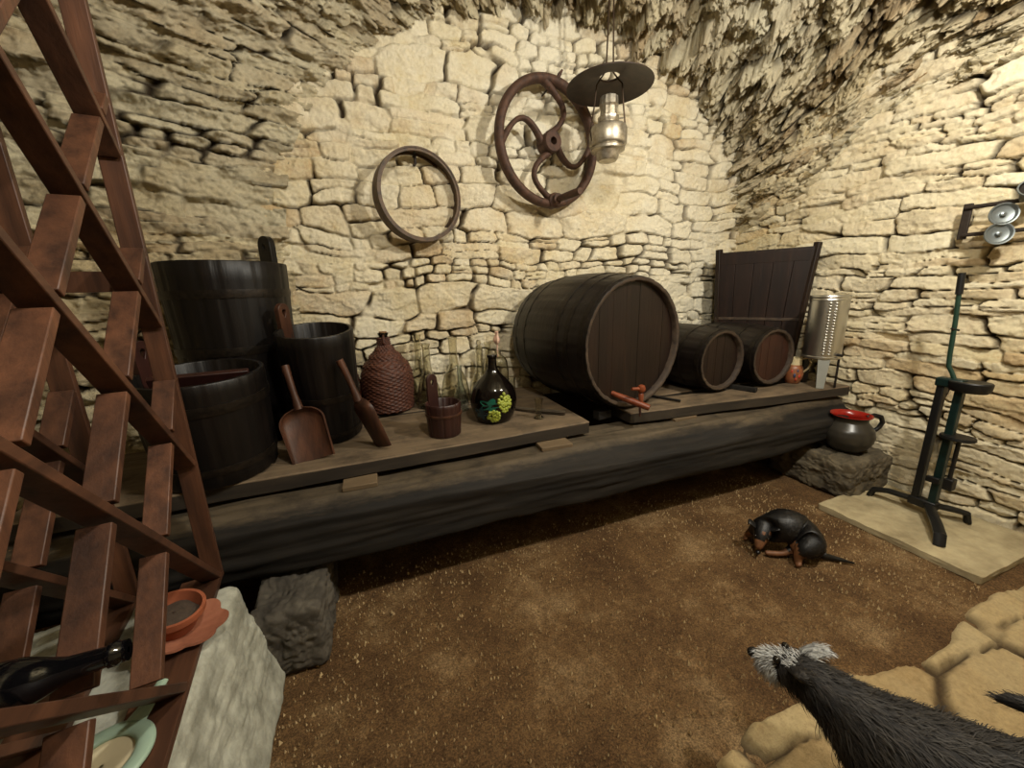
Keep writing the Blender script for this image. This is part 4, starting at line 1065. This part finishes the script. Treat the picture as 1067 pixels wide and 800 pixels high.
t2 = thing('terracotta_bowl', 'orange terracotta bowl of dry soil standing on the leaf shaped dish in the rack', 'bowl', RK(-0.062, -0.225, 0.038), (R(4), R(10), 0))
MB().lathe([(r * .84, z * .9) for r, z in [(0.042, 0), (0.050, 0.003), (0.062, 0.03), (0.070, 0.052), (0.077, 0.054), (0.077, 0.072), (0.068, 0.072), (0.064, 0.054), (0.056, 0.03), (0.003, 0.022)]], 40, None, cap=False).build('bowl_body', M['terra'], t2, angle=40)
MB().lathe([(0.050, 0.040), (0.040, 0.046), (0.02, 0.050), (0.002, 0.050)], 30, None, cap=False, fr=lambda a, i: 0.003 * math.sin(a * 5 + i)).build('soil', M['soil'], t2, angle=60)
# pale green ring-handled pan
t2 = thing('enamel_ladle', 'pale green enamel ring and short handle around a cream cup, low in the rack', 'ladle', RK(-0.100, -0.535, 0.034), (0, 0, R(0)))
MB().tube([(0.062 * math.cos(2 * PI * q / 48), 0.062 * math.sin(2 * PI * q / 48), 0.0) for q in range(48)], 0.012, 10, closed=True, sq=(1.3, .6)).build('ring', M['mint'], t2, angle=60)
MB().tube([(0.02, 0.066, 0.0), (0.03, 0.10, 0.004), (0.035, 0.15, 0.004)], [0.016, 0.011, 0.009], 10, sq=(1.2, .6)).build('handle', M['mint'], t2)
MB().lathe([(0.003, -0.016), (0.045, -0.016), (0.052, -0.006), (0.048, -0.002), (0.003, -0.006)], 36, None, cap=False).build('cup', M['creamp'], t2, angle=50)

# ------------------------------------------------------------------ dogs
def skin_mesh(joints, edges, root=0, sub=2):
    """grow one continuous skin over joints {name: (pos, radius or (rx,ry))}; returns evaluated mesh"""
    names = list(joints); me = bpy.data.meshes.new('skeleton')
    me.from_pydata([joints[n][0] for n in names], [(names.index(a), names.index(b)) for a, b in edges], [])
    o = bpy.data.objects.new('skeleton', me); COL.objects.link(o)
    md = o.modifiers.new('skin', 'SKIN'); md.use_smooth_shade = True
    if not me.skin_vertices: me.attributes  # created with the modifier
    for i, n in enumerate(names):
        r = joints[n][1]; sv = me.skin_vertices[0].data[i]
        sv.radius = r if isinstance(r, tuple) else (r, r); sv.use_root = (i == root)
    s2 = o.modifiers.new('sub', 'SUBSURF'); s2.levels = sub; s2.render_levels = sub
    dg = bpy.context.evaluated_depsgraph_get(); dg.update()
    ev = bpy.data.meshes.new_from_object(o.evaluated_get(dg))
    bpy.data.objects.remove(o); bpy.data.meshes.remove(me)
    return ev
def make_skin_object(name, joints, edges, mat, parent=None, sub=2, root=0):
    ev = skin_mesh(joints, edges, root, sub); ev.name = name; ev.materials.clear(); ev.materials.append(mat)
    for p in ev.polygons: p.use_smooth = True
    o = bpy.data.objects.new(name, ev); COL.objects.link(o)
    if parent: o.parent = parent
    return o
def hair(name, body, mat, n, length, parent, seed=1, flow=Vector((0, 0, -1)), flowamt=0.8, keep=None, width=0.0016, lift=0.5):
    rr = random.Random(seed); me = body.data
    polys = [p for p in me.polygons if keep is None or keep(p.center)]
    areas = [p.area for p in polys]
    pick = rr.choices(polys, areas, k=n); vs, fs = [], []
    for p in pick:
        vv = [me.vertices[i].co for i in p.vertices]
        a, b = rr.random(), rr.random()
        c = vv[0].lerp(vv[1], a).lerp(vv[-1].lerp(vv[2 if len(vv) > 3 else 1], a), b)
        nrm = p.normal; fl = flow(c) if callable(flow) else flow
        tang = (fl - nrm * fl.dot(nrm))
        d = (nrm * lift + tang * flowamt + Vector((rr.gauss(0, .25), rr.gauss(0, .25), rr.gauss(0, .25)))).normalized()
        L = length * rr.uniform(0.5, 1.25); sd = d.cross(nrm)
        if sd.length < 1e-4: continue
        sd = sd.normalized() * width * rr.uniform(.6, 1.4)
        m1 = c + d * L * 0.5 + nrm * L * 0.05; e_ = c + d * L - nrm * L * 0.12 + Vector((0, 0, -L * 0.12))
        o = len(vs); vs += [c - sd - nrm * .002, c + sd - nrm * .002, m1 - sd * .8, m1 + sd * .8, e_]
        fs += [(o, o + 1, o + 3, o + 2), (o + 2, o + 3, o + 4)]
    me2 = bpy.data.meshes.new(name); me2.from_pydata([tuple(v) for v in vs], [], fs); me2.materials.append(mat)
    for p in me2.polygons: p.use_smooth = True
    h_ = bpy.data.objects.new(name, me2); COL.objects.link(h_); h_.parent = parent
    return h_

# wiry grey terrier walking past at the lower right (head to the left, seen from above)
ter = thing('dog', 'large wiry grey black terrier with silver muzzle and ears walking on flagstones at lower right', 'dog', (0, 0, 0))
J = {'hips': ((1.150, 0.060, 0.262), (0.105, 0.105)), 'loin': ((1.090, 0.130, 0.268), (0.115, 0.112)), 'ribs': ((1.015, 0.212, 0.270), (0.125, 0.120)),
     'withers': ((0.945, 0.305, 0.285), (0.104, 0.102)), 'neck': ((0.905, 0.370, 0.318), (0.072, 0.072)), 'poll': ((0.880, 0.425, 0.348), (0.056, 0.056)),
     'brow': ((0.866, 0.462, 0.348), (0.048, 0.046)), 'muzzle': ((0.852, 0.505, 0.330), (0.030, 0.029)), 'nose': ((0.845, 0.533, 0.318), (0.021, 0.020)),
     'fl_sh': ((0.895, 0.270, 0.205), 0.050), 'fl_el': ((0.905, 0.235, 0.130), 0.034), 'fl_wr': ((0.885, 0.275, 0.062), 0.024), 'fl_pa': ((0.880, 0.292, 0.030), (0.028, 0.018)), 'fl_to': ((0.862, 0.318, 0.028), (0.022, 0.013)),
     'fr_sh': ((1.010, 0.335, 0.205), 0.050), 'fr_el': ((1.030, 0.310, 0.130), 0.034), 'fr_wr': ((1.010, 0.355, 0.062), 0.024), 'fr_pa': ((1.005, 0.372, 0.030), (0.028, 0.018)), 'fr_to': ((0.985, 0.398, 0.028), (0.022, 0.013)),
     'hl_hi': ((1.105, 0.000, 0.205), 0.062), 'hl_kn': ((1.060, 0.020, 0.150), 0.042), 'hl_ho': ((1.115, -0.040, 0.090), 0.024), 'hl_pa': ((1.100, -0.022, 0.030), (0.027, 0.018)), 'hl_to': ((1.082, 0.002, 0.028), (0.022, 0.013)),
     'hr_hi': ((1.215, 0.100, 0.205), 0.062), 'hr_kn': ((1.185, 0.140, 0.150), 0.042), 'hr_ho': ((1.235, 0.075, 0.090), 0.024), 'hr_pa': ((1.222, 0.092, 0.030), (0.027, 0.018)), 'hr_to': ((1.204, 0.118, 0.028), (0.022, 0.013)),
     't1': ((1.210, 0.060, 0.335), 0.030), 't2': ((1.225, 0.110, 0.362), 0.022)}
Ed = [('hips', 'loin'), ('loin', 'ribs'), ('ribs', 'withers'), ('withers', 'neck'), ('neck', 'poll'), ('poll', 'brow'), ('brow', 'muzzle'), ('muzzle', 'nose'),
      ('withers', 'fl_sh'), ('fl_sh', 'fl_el'), ('fl_el', 'fl_wr'), ('fl_wr', 'fl_pa'), ('fl_pa', 'fl_to'), ('withers', 'fr_sh'), ('fr_sh', 'fr_el'), ('fr_el', 'fr_wr'), ('fr_wr', 'fr_pa'), ('fr_pa', 'fr_to'),
      ('hips', 'hl_hi'), ('hl_hi', 'hl_kn'), ('hl_kn', 'hl_ho'), ('hl_ho', 'hl_pa'), ('hl_pa', 'hl_to'), ('hips', 'hr_hi'), ('hr_hi', 'hr_kn'), ('hr_kn', 'hr_ho'), ('hr_ho', 'hr_pa'), ('hr_pa', 'hr_to'), ('hips', 't1'), ('t1', 't2')]
tb = make_skin_object('body', J, Ed, M['terf'], ter, 2)
back = (Vector(J['hips'][0]) - Vector(J['withers'][0])).normalized()
def tflow(c):
    return back * 0.9 + Vector((0, 0, -0.75))
HL = Vector((0.85, 0.515, 0.325))
hair('coat', tb, M['terh'], 26000, 0.034, ter, 2, tflow, 1.0, lambda c: (c - HL).length > 0.055, 0.0009, 0.10)
hd_dir = (Vector(J['nose'][0]) - Vector(J['poll'][0])).normalized()
hair('beard', tb, M['terg'], 2200, 0.026, ter, 3, lambda c: hd_dir * 0.25 + Vector((0, 0, -1)), 0.9, lambda c: (c - Vector((0.848, 0.515, 0.328))).length < 0.048, 0.0009, 0.22)
hair('brows', tb, M['terg'], 140, 0.022, ter, 4, lambda c: hd_dir, 0.8, lambda c: abs((c - Vector((0.862, 0.478, 0.386))).length) < 0.032, 0.0010, 0.4)
sdv = hd_dir.cross(Vector((0, 0, 1))).normalized(); upv = sdv.cross(hd_dir)
MB().ball((0, 0, 0), (0.015, 0.013, 0.011), 14, Matrix.Translation(Vector((0.8435, 0.548, 0.322)))).build('nose', M['black'], ter, angle=180)
for sg in (-1, 1):
    pe = Vector(J['brow'][0]) + sdv * sg * 0.029 + hd_dir * 0.022 + upv * 0.033
    MB().ball(tuple(pe), 0.009, 12).build('eye', M['eye'], ter, angle=180)
def ear_flap(pb, out, fwd, up_, L, W_, mat, parent, name='ear', fold=0.6):
    """folded ear: a curved leaf with thickness"""
    vs, fs = [], []; nL, nW = 10, 6
    for lay in (0, 1):
        for i in range(nL + 1):
            f_ = i / nL; w = W_ * math.sin(PI * min(1, 0.28 + 0.72 * f_)) ** 0.7 * (1 - 0.25 * f_) + 0.003
            a = f_ * PI * fold
            cpos = pb + out * (L * math.sin(a) / (PI * fold)) + up_ * (L * 0.45 * math.sin(a * 1.3) - L * f_ * 0.30) + fwd * (L * 0.15 * f_)
            for j in range(nW + 1):
                g_ = j / nW * 2 - 1
                vs.append(cpos + fwd * (g_ * w) + up_ * (0.006 * (1 - g_ * g_)) + (out * -0.003 + up_ * -0.004) * lay)
    n = (nL + 1) * (nW + 1); I = lambda l, i, j: l * n + i * (nW + 1) + j
    for i in range(nL):
        for j in range(nW):
            fs += [(I(0, i, j), I(0, i + 1, j), I(0, i + 1, j + 1), I(0, i, j + 1)), (I(1, i, j), I(1, i, j + 1), I(1, i + 1, j + 1), I(1, i + 1, j))]
        for j in (0, nW): fs.append((I(0, i, j), I(0, i + 1, j), I(1, i + 1, j), I(1, i, j)))
    for j in range(nW):
        for i in (0, nL): fs.append((I(0, i, j), I(0, i, j + 1), I(1, i, j + 1), I(1, i, j)))
    return MB().add(vs, fs).build(name, mat, parent, angle=180)
pol = Vector(J['poll'][0])
for sg in (-1, 1):
    od = (sdv * sg * 0.75 - hd_dir * 0.7).normalized()
    e_ = ear_flap(pol + sdv * sg * 0.026 + upv * 0.040 + hd_dir * 0.022, od, od.cross(upv).normalized(), upv, 0.075, 0.019, M['terg'] if sg > 0 else M['terh'], ter, fold=0.45)
    hair('ear_hair', e_, M['terg'] if sg > 0 else M['terh'], 420, 0.018, ter, 20 + sg, lambda c: -hd_dir + sdv * 0.3, 1.0, None, 0.0009, 0.2)
tl = MB().tube([(1.220, 0.085, 0.350), (1.228, 0.130, 0.372), (1.215, 0.190, 0.385), (1.185, 0.235, 0.380), (1.170, 0.250, 0.374)], [0.022, 0.020, 0.018, 0.014, 0.005], 12).build('tail', M['terf'], ter, angle=180)
hair('tail_hair', tl, M['terh'], 700, 0.022, ter, 9, lambda c: Vector((-0.3, 1, 0)), 1.0, None, 0.0009, 0.2)

# small black and tan dog curled at its grooming on the dirt
pup = thing('dog', 'small black and tan dog sitting curled, grooming itself, tail stretched on the dirt floor', 'dog', (0, 0, 0))
J2 = {'rump': ((1.812, 0.978, 0.075), (0.070, 0.072)), 'seat': ((1.838, 0.962, 0.044), (0.046, 0.046)), 'loin': ((1.775, 1.030, 0.130), (0.086, 0.082)), 'back': ((1.732, 1.085, 0.148), (0.094, 0.088)),
      'shoul': ((1.705, 1.145, 0.112), (0.078, 0.074)), 'neck': ((1.678, 1.125, 0.116), (0.050, 0.050)), 'skull': ((1.640, 1.100, 0.100), (0.040, 0.040)),
      'muz': ((1.612, 1.090, 0.062), (0.022, 0.021)), 'nose': ((1.602, 1.084, 0.036), (0.015, 0.014)),
      'thi': ((1.770, 0.965, 0.100), 0.058), 'hkn': ((1.725, 0.965, 0.082), 0.040), 'hho': ((1.716, 0.980, 0.046), 0.020), 'hpa': ((1.708, 0.968, 0.014), (0.016, 0.012)), 'hto': ((1.692, 0.955, 0.011), (0.013, 0.009)),
      'okn': ((1.745, 1.020, 0.045), 0.026), 'oho': ((1.700, 1.035, 0.022), 0.013), 'opa': ((1.660, 1.062, 0.016), 0.013), 'oto': ((1.640, 1.078, 0.016), 0.010),
      'fel': ((1.680, 1.185, 0.050), 0.020), 'fwr': ((1.672, 1.200, 0.022), 0.013), 'fpa': ((1.664, 1.196, 0.012), (0.014, 0.011)), 'fto': ((1.648, 1.186, 0.011), (0.011, 0.009)),
      'sh2': ((1.750, 1.170, 0.060), 0.024), 'wr2': ((1.745, 1.185, 0.022), 0.013), 'pa2': ((1.730, 1.20, 0.012), (0.014, 0.011))}
E2 = [('rump', 'loin'), ('rump', 'seat'), ('loin', 'back'), ('back', 'shoul'), ('shoul', 'neck'), ('neck', 'skull'), ('skull', 'muz'), ('muz', 'nose'), ('rump', 'thi'), ('thi', 'hkn'), ('hkn', 'hho'), ('hho', 'hpa'), ('hpa', 'hto'),
      ('rump', 'okn'), ('okn', 'oho'), ('oho', 'opa'), ('opa', 'oto'), ('shoul', 'fel'), ('fel', 'fwr'), ('fwr', 'fpa'), ('fpa', 'fto'), ('shoul', 'sh2'), ('sh2', 'wr2'), ('wr2', 'pa2')]
pb = make_skin_object('body', J2, E2, M['pupf'], pup, 2)
pb.data.materials.append(M['tanf']); pb.data.materials.append(M['palef'])
tanpts = [((1.716, 0.980, 0.046), .034), ((1.708, 0.968, 0.014), .036), ((1.692, 0.955, 0.011), .028), ((1.724, 0.984, 0.072), .030), ((1.700, 1.035, 0.022), .030), ((1.680, 1.048, 0.018), .030), ((1.660, 1.060, 0.018), .026),
          ((1.612, 1.090, 0.058), .030), ((1.602, 1.084, 0.036), .022), ((1.640, 1.068, 0.085), .016), ((1.672, 1.198, 0.024), .042), ((1.648, 1.186, 0.011), .02), ((1.622, 1.082, 0.125), .010), ((1.650, 1.066, 0.120), .012)]
for p in pb.data.polygons:
    c_ = p.center
    if any((c_ - Vector(q)).length < r_ for q, r_ in tanpts): p.material_index = 1
    elif (c_ - Vector((1.806, 0.918, 0.03))).length < 0.030: p.material_index = 2
hair('coat', pb, M['pupf'], 9000, 0.009, pup, 31, lambda c: Vector((0.55, -0.55, -0.6)), 1.0, lambda c: not any((c - Vector(q)).length < r_ * 1.1 for q, r_ in tanpts), 0.0007, 0.12)
MB().tube([(1.840, 0.962, 0.034), (1.865, 0.950, 0.020), (1.900, 0.925, 0.013), (1.945, 0.880, 0.009)], [0.022, 0.015, 0.011, 0.004], 12).build('tail', M['pupf'], pup, angle=180)
MB().ball((1.597, 1.080, 0.026), 0.010, 10).build('nose', M['black'], pup, angle=180)
for q in ((1.603, 1.106, 0.098), (1.632, 1.066, 0.098)):
    MB().ball(q, 0.006, 10).build('eye', M['eye'], pup, angle=180)
for sg, pbx in ((-1, (1.628, 1.130, 0.132)), (1, (1.668, 1.080, 0.132))):
    ear_flap(Vector(pbx), Vector((sg * 0.62, -sg * 0.78, 0)).normalized(), Vector((-0.78, -0.62, 0)), Vector((0, 0, 1)), 0.062, 0.022, M['pupf'], pup)

# ------------------------------------------------------------------ lights and camera
def lamp(name, loc, power, col, rad, tgt=None, spot=None, blend=0.6):
    L = bpy.data.lights.new(name, 'SPOT' if spot else 'POINT'); L.energy = power; L.color = col; L.shadow_soft_size = rad
    if spot: L.spot_size = R(spot); L.spot_blend = blend
    o = bpy.data.objects.new(name, L); COL.objects.link(o); o.location = loc
    if tgt: o.rotation_euler = (Vector(tgt) - Vector(loc)).to_track_quat('-Z', 'Y').to_euler()
    return o
WARM = (1.0, 0.96, 0.86)
lamp('cellar_lamp_right', (1.75, 0.3, 2.42), 138, WARM, 0.05)
lamp('cellar_lamp_left', (0.45, 0.2, 2.5), 80, WARM, 0.06)
w = bpy.data.worlds.new('world'); SC.world = w; w.use_nodes = True
w.node_tree.nodes['Background'].inputs['Color'].default_value = (0.02, 0.018, 0.014, 1)

cam = bpy.data.cameras.new('camera'); co = bpy.data.objects.new('camera', cam); COL.objects.link(co)
cam.sensor_fit = 'HORIZONTAL'; cam.sensor_width = 36; cam.lens = 400.0 / 1067 * 36; cam.clip_start = 0.02
pt, yw, rl = R(13.5), R(20), R(1.7)
fw = Vector((math.sin(yw) * math.cos(pt), math.cos(yw) * math.cos(pt), -math.sin(pt)))
r0 = Vector((math.cos(yw), -math.sin(yw), 0)); u0_ = r0.cross(fw)
rt = r0 * math.cos(rl) - u0_ * math.sin(rl); up = u0_ * math.cos(rl) + r0 * math.sin(rl)
m = Matrix((rt, up, -fw)).transposed().to_4x4(); m.translation = (0, 0, 1.25)
co.matrix_world = m
SC.camera = co
SC.view_settings.view_transform = 'Standard'; SC.view_settings.look = 'None'
SC.view_settings.exposure = 0.0; SC.view_settings.gamma = 1.0; SC.view_settings.use_curve_mapping = False
